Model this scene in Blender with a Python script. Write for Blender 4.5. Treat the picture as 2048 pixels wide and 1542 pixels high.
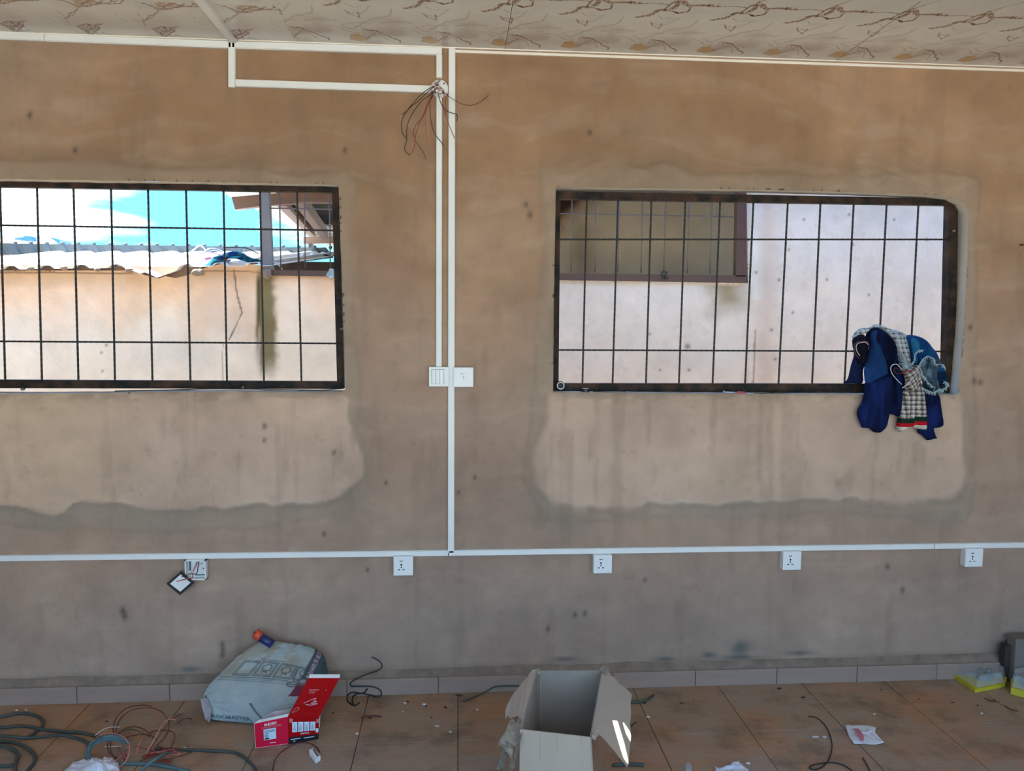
import bpy, bmesh, math, random
import numpy as np
from mathutils import Vector, Matrix
from mathutils.geometry import tessellate_polygon

for _o in list(bpy.data.objects): bpy.data.objects.remove(_o)
SC = bpy.context.scene
COL = SC.collection
PI = math.pi
random.seed(4)

# ------------------------------------------------------------------ camera
F = 1479.0; CX = 1024.0; CY = 771.0
D = 3.2; H = 1.64
YAW = math.atan(107/F); PIT = math.atan(125/F); ROL = math.radians(.46)
def _basis():
    f = np.array([math.sin(YAW)*math.cos(PIT), math.cos(YAW)*math.cos(PIT), -math.sin(PIT)])
    r0 = np.array([math.cos(YAW), -math.sin(YAW), 0.]); u0 = np.cross(r0, f)
    return f, r0*math.cos(ROL)+u0*math.sin(ROL), -r0*math.sin(ROL)+u0*math.cos(ROL)
BF, BR, BU = _basis(); CP = np.array([0., -D, H])
def W(px, py, Y=0.0):            # a pixel of the photograph measured on the plane y = Y
    d = BF+BR*(px-CX)/F-BU*(py-CY)/F; return CP+d*((Y-CP[1])/d[1])
def G(px, py, Z=0.0):            # the same on the horizontal plane z = Z
    d = BF+BR*(px-CX)/F-BU*(py-CY)/F; return CP+d*((Z-CP[2])/d[2])
def PX(X, Y, Z):
    q = np.stack([np.asarray(X, float)+np.zeros_like(np.asarray(Z, float)), np.asarray(Y, float)+D+np.zeros_like(np.asarray(Z, float)), np.asarray(Z, float)-H], -1)
    z = q@BF; return CX+F*(q@BR)/z, CY-F*(q@BU)/z
cam_d = bpy.data.cameras.new('camera'); cam = bpy.data.objects.new('camera', cam_d); COL.objects.link(cam)
cam_d.sensor_width = 36; cam_d.lens = F/2048*36; cam_d.clip_start = .05; cam_d.clip_end = 500
M4 = Matrix.Identity(4)
for i in range(3):
    M4[i][0] = BR[i]; M4[i][1] = BU[i]; M4[i][2] = -BF[i]; M4[i][3] = CP[i]
cam.matrix_world = M4
SC.camera = cam

# ------------------------------------------------------------------ world, sun, exposure
SC.view_settings.view_transform = 'Standard'; SC.view_settings.look = 'None'
SC.view_settings.gamma = 1; SC.view_settings.use_curve_mapping = False
SC.view_settings.exposure = 1.77
SUN_DIR = np.array([-.42, .08, .90]); SUN_DIR = SUN_DIR/np.linalg.norm(SUN_DIR)
wd = bpy.data.worlds.new('sky'); SC.world = wd; wd.use_nodes = True
n = wd.node_tree; n.nodes.clear()
out = n.nodes.new('ShaderNodeOutputWorld'); bg = n.nodes.new('ShaderNodeBackground')
tc = n.nodes.new('ShaderNodeTexCoord'); sx = n.nodes.new('ShaderNodeSeparateXYZ')
n.links.new(tc.outputs['Generated'], sx.inputs[0])
cr = n.nodes.new('ShaderNodeValToRGB')
cr.color_ramp.elements[0].position = .0; cr.color_ramp.elements[0].color = (.11, .38, .50, 1)
cr.color_ramp.elements[1].position = .5; cr.color_ramp.elements[1].color = (.12, .48, 1.25, 1)
n.links.new(sx.outputs['Z'], cr.inputs[0])
mp = n.nodes.new('ShaderNodeMapping'); mp.inputs['Scale'].default_value = (1.3, 1.3, 5.0); mp.inputs['Location'].default_value = (2.1, .9, .35)
n.links.new(tc.outputs['Generated'], mp.inputs[0])
nz = n.nodes.new('ShaderNodeTexNoise'); nz.inputs['Scale'].default_value = 2.2; nz.inputs['Detail'].default_value = 5; nz.inputs['Roughness'].default_value = .5
n.links.new(mp.outputs[0], nz.inputs['Vector'])
c2 = n.nodes.new('ShaderNodeValToRGB'); c2.color_ramp.elements[0].position = .50; c2.color_ramp.elements[1].position = .64
n.links.new(nz.outputs['Fac'], c2.inputs[0])
mx = n.nodes.new('ShaderNodeMix'); mx.data_type = 'RGBA'
n.links.new(c2.outputs[0], mx.inputs[0]); n.links.new(cr.outputs[0], mx.inputs[6]); mx.inputs[7].default_value = (1.0, 1.18, 1.32, 1)
n.links.new(mx.outputs[2], bg.inputs[0]); bg.inputs[1].default_value = 1.0
n.links.new(bg.outputs[0], out.inputs[0])
sd = bpy.data.lights.new('sun', 'SUN'); sd.energy = 9.5; sd.angle = math.radians(.12); sd.color = (1.0, .97, .88)
so = bpy.data.objects.new('sun', sd); COL.objects.link(so)
so.rotation_euler = Vector(SUN_DIR).to_track_quat('Z', 'Y').to_euler(); so.location = (-4, 1, 9)
SC.cycles.use_denoising = True
SC.cycles.max_bounces = 12; SC.cycles.diffuse_bounces = 8
SC.cycles.sample_clamp_indirect = 8

# ------------------------------------------------------------------ numpy noise + painting helpers
_rng = np.random.RandomState(7)
_T = _rng.rand(256, 256)
def vn(x, y):
    xi = np.floor(x).astype(int); yi = np.floor(y).astype(int); fx = x-xi; fy = y-yi
    fx = fx*fx*(3-2*fx); fy = fy*fy*(3-2*fy)
    a = _T[yi % 256, xi % 256]; b = _T[yi % 256, (xi+1) % 256]; c = _T[(yi+1) % 256, xi % 256]; d = _T[(yi+1) % 256, (xi+1) % 256]
    return (a*(1-fx)+b*fx)*(1-fy)+(c*(1-fx)+d*fx)*fy
def fbm(x, y, o=4):
    s = 0; a = .5; t = 0
    for k in range(o):
        s = s+a*vn(x+17.3*k, y+9.1*k); t += a; a *= .5; x = x*2; y = y*2
    return s/t
def seg_d(x, y, pts, closed=False):
    best = np.full(x.shape, 1e9); P = list(pts)+([pts[0]] if closed else [])
    for (ax, ay), (bx, by) in zip(P[:-1], P[1:]):
        dx, dy = bx-ax, by-ay; L = dx*dx+dy*dy+1e-12
        t = np.clip(((x-ax)*dx+(y-ay)*dy)/L, 0, 1)
        best = np.minimum(best, np.hypot(x-ax-t*dx, y-ay-t*dy))
    return best
def inside(x, y, pts):
    c = np.zeros(x.shape, bool); m = len(pts)
    for i in range(m):
        x1, y1 = pts[i]; x2, y2 = pts[(i+1) % m]
        if y1 == y2: continue
        k = ((y1 > y) != (y2 > y)) & (x < (x2-x1)*(y-y1)/(y2-y1)+x1)
        c ^= k
    return c
def sdf(x, y, pts):
    d = seg_d(x, y, pts, True); return np.where(inside(x, y, pts), -d, d)
def sm(a, b, v):
    t = np.clip((v-a)/(b-a), 0, 1); return t*t*(3-2*t)
def mixc(C, col, w):
    w = np.clip(w, 0, 1)[:, None]; C[:] = C*(1-w)+np.array(col)[None, :]*w

# ------------------------------------------------------------------ materials
MATS = {}
def mat(name, col=(.5, .5, .5), rough=.8, metal=0, var=.12, scale=8., bump=.0, bscale=60., attr=False, spec=.5, trans=0, col2=None, stretch=(1, 1, 1), speck=0, alpha=1, geo=False, dirt=None):
    if name in MATS: return MATS[name]
    m = bpy.data.materials.new(name); m.use_nodes = True; MATS[name] = m
    t = m.node_tree; b = t.nodes['Principled BSDF']
    b.inputs['Roughness'].default_value = rough; b.inputs['Metallic'].default_value = metal
    b.inputs['Specular IOR Level'].default_value = spec
    if trans: b.inputs['Transmission Weight'].default_value = trans
    if alpha < 1: b.inputs['Alpha'].default_value = alpha
    co = t.nodes.new('ShaderNodeTexCoord'); mpp = t.nodes.new('ShaderNodeMapping'); mpp.inputs['Scale'].default_value = stretch
    if geo:
        gg = t.nodes.new('ShaderNodeNewGeometry'); t.links.new(gg.outputs['Position'], mpp.inputs[0])
    else: t.links.new(co.outputs['Object'], mpp.inputs[0])
    no = t.nodes.new('ShaderNodeTexNoise'); no.inputs['Scale'].default_value = scale; no.inputs['Detail'].default_value = 6; no.inputs['Roughness'].default_value = .6
    t.links.new(mpp.outputs[0], no.inputs['Vector'])
    ramp = t.nodes.new('ShaderNodeMapRange'); ramp.inputs['From Min'].default_value = .3; ramp.inputs['From Max'].default_value = .7
    ramp.inputs['To Min'].default_value = 1-var; ramp.inputs['To Max'].default_value = 1+var
    t.links.new(no.outputs['Fac'], ramp.inputs['Value'])
    if attr:
        at = t.nodes.new('ShaderNodeVertexColor'); at.layer_name = 'Col'; src = at.outputs['Color']
    else:
        rg = t.nodes.new('ShaderNodeRGB'); rg.outputs[0].default_value = (*col, 1); src = rg.outputs[0]
        if col2:
            m2 = t.nodes.new('ShaderNodeMix'); m2.data_type = 'RGBA'
            st = t.nodes.new('ShaderNodeMapRange'); st.inputs['From Min'].default_value = .42; st.inputs['From Max'].default_value = .6
            t.links.new(no.outputs['Fac'], st.inputs['Value']); t.links.new(st.outputs[0], m2.inputs[0])
            t.links.new(src, m2.inputs[6]); m2.inputs[7].default_value = (*col2, 1); src = m2.outputs[2]
    if dirt:
        for (dc, dsc, lo, hi, amt, off) in dirt:
            dm = t.nodes.new('ShaderNodeMapping'); dm.inputs['Location'].default_value = (off, off*.7, 0)
            t.links.new(gg.outputs['Position'], dm.inputs[0])
            dn_ = t.nodes.new('ShaderNodeTexNoise'); dn_.inputs['Scale'].default_value = dsc; dn_.inputs['Detail'].default_value = 8; dn_.inputs['Roughness'].default_value = .65
            t.links.new(dm.outputs[0], dn_.inputs['Vector'])
            dr = t.nodes.new('ShaderNodeMapRange'); dr.inputs['From Min'].default_value = lo; dr.inputs['From Max'].default_value = hi; dr.inputs['To Max'].default_value = amt
            t.links.new(dn_.outputs['Fac'], dr.inputs['Value'])
            mm = t.nodes.new('ShaderNodeMix'); mm.data_type = 'RGBA'; t.links.new(dr.outputs[0], mm.inputs[0]); t.links.new(src, mm.inputs[6]); mm.inputs[7].default_value = (*dc, 1); src = mm.outputs[2]
    mul = t.nodes.new('ShaderNodeVectorMath'); mul.operation = 'SCALE'
    t.links.new(src, mul.inputs[0]); t.links.new(ramp.outputs[0], mul.inputs['Scale'])
    last = mul.outputs[0]
    if speck:
        vo = t.nodes.new('ShaderNodeTexVoronoi'); vo.inputs['Scale'].default_value = speck
        t.links.new(co.outputs['Object'], vo.inputs['Vector'])
        sr = t.nodes.new('ShaderNodeMapRange'); sr.inputs['From Min'].default_value = .03; sr.inputs['From Max'].default_value = .09
        sr.inputs['To Min'].default_value = .45; sr.inputs['To Max'].default_value = 1
        t.links.new(vo.outputs['Distance'], sr.inputs['Value'])
        ms = t.nodes.new('ShaderNodeVectorMath'); ms.operation = 'SCALE'
        t.links.new(last, ms.inputs[0]); t.links.new(sr.outputs[0], ms.inputs['Scale']); last = ms.outputs[0]
    t.links.new(last, b.inputs['Base Color'])
    if bump:
        n2 = t.nodes.new('ShaderNodeTexNoise'); n2.inputs['Scale'].default_value = bscale; n2.inputs['Detail'].default_value = 5
        t.links.new(mpp.outputs[0], n2.inputs['Vector'])
        bp = t.nodes.new('ShaderNodeBump'); bp.inputs['Strength'].default_value = bump; bp.inputs['Distance'].default_value = .01
        t.links.new(n2.outputs['Fac'], bp.inputs['Height']); t.links.new(bp.outputs[0], b.inputs['Normal'])
    return m

barpaint = mat('bar_paint', (.12, .09, .08), .6, var=.2, scale=8)
plaster = mat('plaster', attr=True, rough=.92, var=.09, scale=5, bump=.35, bscale=45, spec=.2)
plaster_plain = mat('plaster_plain', (.40, .26, .18), .92, var=.1, scale=3, bump=.3, bscale=40, spec=.2)
plaster_out = mat('plaster_outside', attr=True, rough=.92, var=.08, scale=6, bump=.4, bscale=40, spec=.2)
pvc = mat('white_plastic', (.80, .80, .78), .35, var=.04, scale=4)
pvc_face = mat('white_faceplate', (.82, .83, .82), .25, var=.02, scale=10)
cream = mat('cream_trim', (.84, .76, .66), .4, var=.05, scale=4)
ceil_m = mat('ceiling_print', attr=True, rough=.33, var=.05, scale=7, spec=.5)
ceil_plain = mat('ceiling_plain', (.55, .53, .48), .4, var=.08, scale=5)
tile_m = mat('dusty_tile', (.37, .25, .16), .6, var=.14, scale=5, bump=.15, bscale=25, col2=(.31, .23, .165), stretch=(.9, 5, 1), geo=True, dirt=[((.42, .20, .09), 2.3, .46, .64, .8, 3.), ((.14, .095, .06), 5.5, .50, .68, .75, 9.), ((.15, .035, .02), 9., .66, .74, .5, 5.2)])
skirt_m = mat('skirting_tile', (.33, .235, .185), .5, var=.1, scale=6, stretch=(.6, 1, 3))
grout = mat('grout', (.10, .065, .045), .95, var=.2, scale=20)
mortar = mat('mortar', (.23, .17, .125), .95, var=.25, scale=18, bump=.6, bscale=50)
steel = mat('dark_steel', (.016, .014, .012), .6, metal=.0, spec=.18, var=.4, scale=12, col2=(.05, .026, .016))
rebar = mat('bar_steel', (.026, .019, .015), .5, metal=.2, spec=.4, var=.3, scale=30)
steel_bolt = mat('bolt_steel', (.3, .27, .24), .4, metal=.8)
brownpaint = mat('brown_paint', (.085, .04, .03), .5, var=.2, scale=8)
browntimber = mat('brown_beam', (.26, .15, .10), .6, var=.2, scale=6, stretch=(.5, 3, 3))
greypost = mat('grey_post', (.20, .17, .16), .6, var=.15, scale=5)
galv = mat('galvanised_sheet', (.72, .72, .72), .5, metal=.1, var=.08, scale=3)
galv_darkened = mat('darkened_galvanised_sheet', (.075, .085, .085), .6, metal=.1, var=.2, scale=3)  # metal darkened so the ridge sheet's shaded face is in its colour
galv_under = mat('sheet_underside', (.20, .195, .175), .6, metal=.1, var=.15, scale=3)
darkwood = mat('dark_wood', (.045, .03, .024), .8, var=.3, scale=8)
earth = mat('red_earth', (.33, .31, .25), .95, var=.2, scale=2, bump=.5, bscale=8)
black_rub = mat('black_insulation', (.012, .012, .014), .45)
red_wire = mat('red_insulation', (.33, .02, .02), .4)
pink_wire = mat('pink_insulation', (.62, .20, .17), .45)
dred_wire = mat('dark_red_insulation', (.12, .018, .018), .45)
green_hose = mat('grey_green_conduit', (.052, .066, .056), .5)
teal_hose = mat('teal_conduit', (.085, .145, .145), .45)
white_cord = mat('white_cord', (.7, .7, .66), .5)
dark_hole = mat('dark_slot', (.01, .012, .016), .6)
card_in = mat('cardboard', (.46, .37, .275), .9, var=.06, scale=6, bump=.1, bscale=80, stretch=(1, 1, .25))
card_inner_shade = mat('cardboard_inside_shade', (.36, .31, .25), .95, var=.1, scale=6)  # inside walls darkened, the box's inner shade put into the colour
card_floor_shade = mat('cardboard_bottom_shade', (.10, .07, .05), .95, var=.1, scale=6)  # bottom darkened further to paint in the deep shade of the box
card_out = mat('cardboard_brown', (.34, .19, .11), .9, var=.15, scale=6)
card_torn = mat('torn_cardboard', (.36, .29, .215), .95, var=.35, scale=60, bump=.8, bscale=120)
paper = mat('white_paper', (.72, .72, .76), .7, var=.05, scale=20)
red_card = mat('red_card', (.66, .008, .04), .6, var=.05, scale=12, spec=.15)
red_dark = mat('deep_red_card', (.40, .003, .004), .65, var=.05, scale=12, spec=.08)
black_ink = mat('black_print', (.008, .008, .012), .4)
white_ink = mat('white_print', (.78, .78, .82), .5)
grey_ink = mat('grey_print', (.06, .10, .12), .7)
pinkish_ink = mat('pink_print', (.50, .36, .42), .7)
maroon_ink = mat('maroon_print', (.16, .035, .05), .7)
label_m = mat('pale_label', (.62, .72, .80), .5)
sack_m = mat('woven_sack', attr=True, rough=.6, var=.1, scale=14, bump=.35, bscale=160)
cloth_m = mat('cloth', attr=True, rough=.95, var=.1, scale=40, bump=.5, bscale=150, spec=.1)
fray_m = mat('frayed_threads', (.42, .52, .56), .95, var=.2, scale=60, spec=.1)
yellow_m = mat('yellow_board', (.60, .52, .03), .6, var=.15, scale=15, col2=(.50, .38, .02))
clear_m = mat('clear_plastic', (.62, .70, .72), .22, var=.05, scale=10, trans=.0, alpha=.32)
grey_pack = mat('grey_packet', (.17, .19, .19), .3, var=.3, scale=25)
orange_m = mat('orange_plastic', (.75, .09, .03), .4)
navy_m = mat('navy_plastic', (.02, .03, .12), .35)
brown_box = mat('brown_board', (.20, .165, .145), .85, var=.15, scale=6)
red_handle = mat('red_handle', (.50, .06, .07), .3)
clear_blade = mat('bright_metal', (.6, .66, .68), .25, metal=.7)
tank_m = mat('blue_tank', (.05, .2, .4), .5)

# ------------------------------------------------------------------ object helpers
def link(o, parent=None):
    COL.objects.link(o)
    if parent is not None: o.parent = parent
    return o
def setp(o, label=None, cat=None, group=None, kind=None):
    if label: o['label'] = label
    if cat: o['category'] = cat
    if group: o['group'] = group
    if kind: o['kind'] = kind
    return o
def empty(name, loc=(0, 0, 0), **k):
    o = bpy.data.objects.new(name, None); o.location = loc; o.empty_display_size = .05
    link(o); setp(o, **k); return o
def mesh_obj(name, V, Fc, m, parent=None, smooth=False, colors=None, origin=None, **k):
    V = np.asarray(V, float)
    if parent is not None:
        org = np.array(parent.location)
    else:
        org = np.array(origin) if origin is not None else np.array([(V[:, 0].min()+V[:, 0].max())/2, (V[:, 1].min()+V[:, 1].max())/2, V[:, 2].min()])
    me = bpy.data.meshes.new(name)
    me.from_pydata((V-org).tolist(), [], Fc if isinstance(Fc, list) else Fc.tolist())
    ms = m if isinstance(m, (list, tuple)) else [m]
    for x in ms: me.materials.append(x)
    if colors is not None:
        a = me.color_attributes.new('Col', 'FLOAT_COLOR', 'POINT')
        c = np.ones((len(V), 4), np.float32); c[:, :3] = colors; a.data.foreach_set('color', c.ravel())
    if smooth: me.polygons.foreach_set('use_smooth', [True]*len(me.polygons))
    me.update()
    o = bpy.data.objects.new(name, me)
    if parent is None: o.location = org
    link(o, parent); setp(o, **k)
    return o
class MB:
    def __init__(s): s.V = []; s.F = []; s.mi = []
    def add(s, V, Fc, mi=0):
        b = len(s.V); s.V += [tuple(map(float, v)) for v in V]; s.F += [tuple(b+i for i in f) for f in Fc]; s.mi += [mi]*len(Fc)
    def hexa(s, P8, mi=0):      # 0-3 bottom loop, 4-7 top loop
        s.add(P8, [(3, 2, 1, 0), (4, 5, 6, 7), (0, 1, 5, 4), (1, 2, 6, 5), (2, 3, 7, 6), (3, 0, 4, 7)], mi)
    def box(s, a, b, mi=0):
        x0, y0, z0 = a; x1, y1, z1 = b
        s.hexa([(x0, y0, z0), (x1, y0, z0), (x1, y1, z0), (x0, y1, z0), (x0, y0, z1), (x1, y0, z1), (x1, y1, z1), (x0, y1, z1)], mi)
    def build(s, name, m, parent=None, smooth=False, bevel=0, **k):
        o = mesh_obj(name, s.V, s.F, m, parent, smooth, **k)
        if any(s.mi): o.data.polygons.foreach_set('material_index', s.mi)
        if bevel:
            bm = bmesh.new(); bm.from_mesh(o.data)
            bmesh.ops.recalc_face_normals(bm, faces=bm.faces)
            bmesh.ops.bevel(bm, geom=[e for e in bm.edges if e.calc_face_angle(0) > .5], offset=bevel, segments=2, affect='EDGES', profile=.6)
            bm.to_mesh(o.data); bm.free()
        return o
def poly_prism(pts3, off):       # closed polygon of 3D points extruded by the vector off
    nV = len(pts3); A = [np.array(p, float) for p in pts3]; B = [p+np.array(off, float) for p in A]
    tris = tessellate_polygon([[Vector(p) for p in A]])
    Fc = [tuple(t) for t in tris]+[tuple(i+nV for i in reversed(t)) for t in tris]
    Fc += [(i, (i+1) % nV, (i+1) % nV+nV, i+nV) for i in range(nV)]
    return A+B, Fc
def fix_normals(o):
    bm = bmesh.new(); bm.from_mesh(o.data); bmesh.ops.recalc_face_normals(bm, faces=bm.faces); bm.to_mesh(o.data); bm.free()
def prism_obj(name, pts3, off, m, parent=None, **k):
    V, Fc = poly_prism(pts3, off); o = mesh_obj(name, V, Fc, m, parent, **k); fix_normals(o); return o
def spline(P, sub=6, closed=False):
    P = [np.array(p, float) for p in P]; n_ = len(P); R = []
    rng = range(n_ if closed else n_-1)
    for i in rng:
        p0 = P[(i-1) % n_] if (closed or i > 0) else 2*P[0]-P[1]
        p1 = P[i]; p2 = P[(i+1) % n_]
        p3 = P[(i+2) % n_] if (closed or i < n_-2) else 2*P[-1]-P[-2]
        for k in range(sub):
            t = k/sub
            R.append(.5*((2*p1)+(-p0+p2)*t+(2*p0-5*p1+4*p2-p3)*t*t+(-p0+3*p1-3*p2+p3)*t**3))
    if not closed: R.append(P[-1])
    return R
def tube_geo(P, r, seg=6, closed=False, radii=None):
    P = np.array(P); n_ = len(P); V = []; Fc = []
    T = np.roll(P, -1, 0)-np.roll(P, 1, 0)
    if not closed: T[0] = P[1]-P[0]; T[-1] = P[-1]-P[-2]
    T /= np.linalg.norm(T, axis=1)[:, None]+1e-9
    up = np.array([0, 0, 1.]) if abs(T[0][2]) < .9 else np.array([1., 0, 0])
    N = np.cross(T[0], up); N /= np.linalg.norm(N)
    for i in range(n_):
        N = N-T[i]*(N@T[i]); N /= np.linalg.norm(N)+1e-9; B = np.cross(T[i], N)
        rr = radii[i] if radii is not None else r
        for k in range(seg):
            a = 2*PI*k/seg; V.append(P[i]+rr*(N*math.cos(a)+B*math.sin(a)))
    L = n_ if closed else n_-1
    for i in range(L):
        j = (i+1) % n_
        for k in range(seg):
            Fc.append((i*seg+k, i*seg+(k+1) % seg, j*seg+(k+1) % seg, j*seg+k))
    if not closed:
        Fc.append(tuple(reversed(range(seg)))); Fc.append(tuple((n_-1)*seg+k for k in range(seg)))
    return V, Fc
def tube(name, P, r, m, parent=None, seg=6, closed=False, sub=6, radii=None, **k):
    Q = spline(P, sub, closed) if sub > 1 else P
    V, Fc = tube_geo(Q, r, seg, closed, radii); return mesh_obj(name, V, Fc, m, parent, smooth=True, **k)
def text_geo(txt, size=1.0, bold=False):
    cu = bpy.data.curves.new('txt', 'FONT'); cu.body = txt; cu.size = size; cu.resolution_u = 2
    if bold: cu.offset = .018
    o = bpy.data.objects.new('txt', cu); COL.objects.link(o)
    me = bpy.data.meshes.new_from_object(o.evaluated_get(bpy.context.evaluated_depsgraph_get()))
    V = np.array([v.co[:] for v in me.vertices]); Fc = [tuple(p.vertices) for p in me.polygons]
    bpy.data.objects.remove(o); bpy.data.curves.remove(cu); bpy.data.meshes.remove(me)
    V[:, 0] -= V[:, 0].min(); V[:, 1] -= V[:, 1].min()
    V[:, 0] /= V[:, 0].max(); V[:, 1] /= V[:, 1].max()
    return V, Fc                # unit square text
def text_on(name, txt, fn, m, parent, bold=True, flip=False):   # fn(s,t)->3D
    V, Fc = text_geo(txt, 1.0, bold)
    V = np.array([fn(v[0], v[1]) for v in V])
    if flip: Fc = [tuple(reversed(f)) for f in Fc]
    return mesh_obj(name, V, Fc, m, parent)
def bil(a, b, c, d, s, t):       # quad a-b bottom, d-c top
    a, b, c, d = map(np.array, (a, b, c, d))
    return (a*(1-s)+b*s)*(1-t)+(d*(1-s)+c*s)*t

# grid wall in the plane y=Y with vertex colours, holes, snapped outlines
def grid_wall(name, X0, X1, Z0, Z1, step, Y, holes, paint, disp, m, keep=None, reveal=0, **k):
    nx = int((X1-X0)/step)+1; nz_ = int((Z1-Z0)/step)+1
    gx, gz = np.meshgrid(np.linspace(X0, X1, nx), np.linspace(Z0, Z1, nz_)); x = gx.ravel().copy(); z = gz.ravel().copy()
    polys = holes if keep is None else [keep]
    snapped = np.zeros(x.size, bool)
    for h in polys:
        d = np.abs(sdf(x, z, h)); near = np.where((d < step*.72) & (x > X0+1e-6) & (x < X1-1e-6))[0]
        bx = x[near].copy(); bz = z[near].copy(); best = np.full(near.size, 1e9); sxn = bx.copy(); szn = bz.copy()
        for i in range(len(h)):
            (ax, az), (cx_, cz_) = h[i], h[(i+1) % len(h)]; dx, dz = cx_-ax, cz_-az; L = dx*dx+dz*dz+1e-12
            t = np.clip(((bx-ax)*dx+(bz-az)*dz)/L, 0, 1); qx = ax+t*dx; qz = az+t*dz; dd = np.hypot(bx-qx, bz-qz)
            k_ = dd < best; best[k_] = dd[k_]; sxn[k_] = qx[k_]; szn[k_] = qz[k_]
        x[near] = sxn; z[near] = szn; snapped[near] = True
        for (ax, az) in h:
            i = np.argmin((x-ax)**2+(z-az)**2)
            if abs(x[i]-ax) < step and abs(z[i]-az) < step: x[i] = ax; z[i] = az
    ii = np.arange(nx*nz_).reshape(nz_, nx)
    Q = np.stack([ii[:-1, :-1].ravel(), ii[:-1, 1:].ravel(), ii[1:, 1:].ravel(), ii[1:, :-1].ravel()], 1)
    cxm = x[Q].mean(1); czm = z[Q].mean(1); ok = np.ones(len(Q), bool)
    if keep is None:
        for h in holes: ok &= ~inside(cxm, czm, h)
    else: ok &= inside(cxm, czm, keep)
    Q = Q[ok]; used = np.unique(Q); rem = -np.ones(x.size, int); rem[used] = np.arange(used.size); Q = rem[Q]; x = x[used]; z = z[used]
    px, py = PX(x, Y, z)
    C = paint(px, py, x, z); y = Y+disp(px, py, x, z)
    V = np.stack([x, y, z], 1); Fc = Q.tolist(); V = V.tolist(); C = C.tolist()
    if reveal:
        for h in holes:
            hp = []
            for i in range(len(h)):
                a, b = h[i], h[(i+1) % len(h)]; L = math.hypot(b[0]-a[0], b[1]-a[1]); kk = max(1, int(L/.03))
                hp += [(a[0]+(b[0]-a[0])*j/kk, a[1]+(b[1]-a[1])*j/kk) for j in range(kk)]
            b0 = len(V); nn = len(hp)
            depths = [-.004, .0, .02, .05, reveal]
            for dpt in depths:
                for (hx, hz) in hp:
                    w = .003*(vn(np.array(hx*23+dpt*90), np.array(hz*23+3.))-.5)
                    V.append([hx+w, Y+dpt, hz+w]); C.append([.50, .44, .37])  # reveal painted paler, light from outside put into its colour
            for r_ in range(len(depths)-1):
                for i in range(nn):
                    Fc.append([b0+r_*nn+i, b0+r_*nn+(i+1) % nn, b0+(r_+1)*nn+(i+1) % nn, b0+(r_+1)*nn+i])
    return mesh_obj(name, V, Fc, m, None, True, C, origin=(0, Y, 0), **k)

# ------------------------------------------------------------------ back wall with the two window holes
def wpx(L, Y=0.0): return [(W(a, b, Y)[0], W(a, b, Y)[2]) for a, b in L]
LEFT_X = -2.27
h1 = wpx([(672, 369), (677, 372), (681, 480), (687, 660), (691, 779), (680, 784), (300, 783), (200, 786), (0, 787)])
h1 = h1+[(LEFT_X, 1.335), (LEFT_X, 2.205)]+wpx([(0, 358), (330, 363)])
h2 = wpx([(1112, 374), (1250, 376), (1500, 379), (1700, 384), (1860, 390), (1905, 396), (1925, 406), (1936, 425), (1934, 520), (1927, 650), (1920, 740), (1914, 789), (1500, 787), (1106, 784), (1108, 600)])
patchL = [(-400, 780), (690, 780), (704, 800), (706, 830), (712, 870), (720, 910), (718, 950), (700, 975), (675, 990), (650, 1000), (600, 1010), (560, 1010), (520, 1007), (450, 1017), (400, 1011), (330, 1015), (230, 1008), (185, 1003), (150, 1004), (130, 1020), (110, 1027), (60, 1018), (0, 1008), (-400, 1005)]
patchR = [(1095, 785), (1088, 850), (1072, 900), (1070, 940), (1080, 975), (1100, 1002), (1150, 1014), (1250, 1016), (1300, 1008), (1440, 1009), (1600, 1000), (1720, 998), (1810, 1003), (1900, 996), (1922, 980), (1932, 940), (1928, 850), (1914, 785)]
surrL = [(-400, 322), (60, 322), (200, 328), (300, 335), (420, 338), (520, 335), (600, 345), (690, 345), (712, 365), (706, 460), (712, 560), (708, 640), (716, 700), (722, 800), (740, 900), (735, 960), (715, 1000), (640, 1035), (500, 1060), (300, 1060), (120, 1052), (-400, 1050)]
surrR = [(1086, 360), (1100, 352), (1160, 348), (1200, 340), (1240, 331), (1290, 336), (1320, 323), (1350, 326), (1390, 345), (1500, 350), (1650, 352), (1800, 345), (1930, 350), (1958, 370), (1955, 600), (1952, 800), (1950, 960), (1930, 1040), (1700, 1030), (1500, 1036), (1200, 1040), (1085, 1030), (1052, 960), (1058, 800), (1082, 600)]
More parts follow.
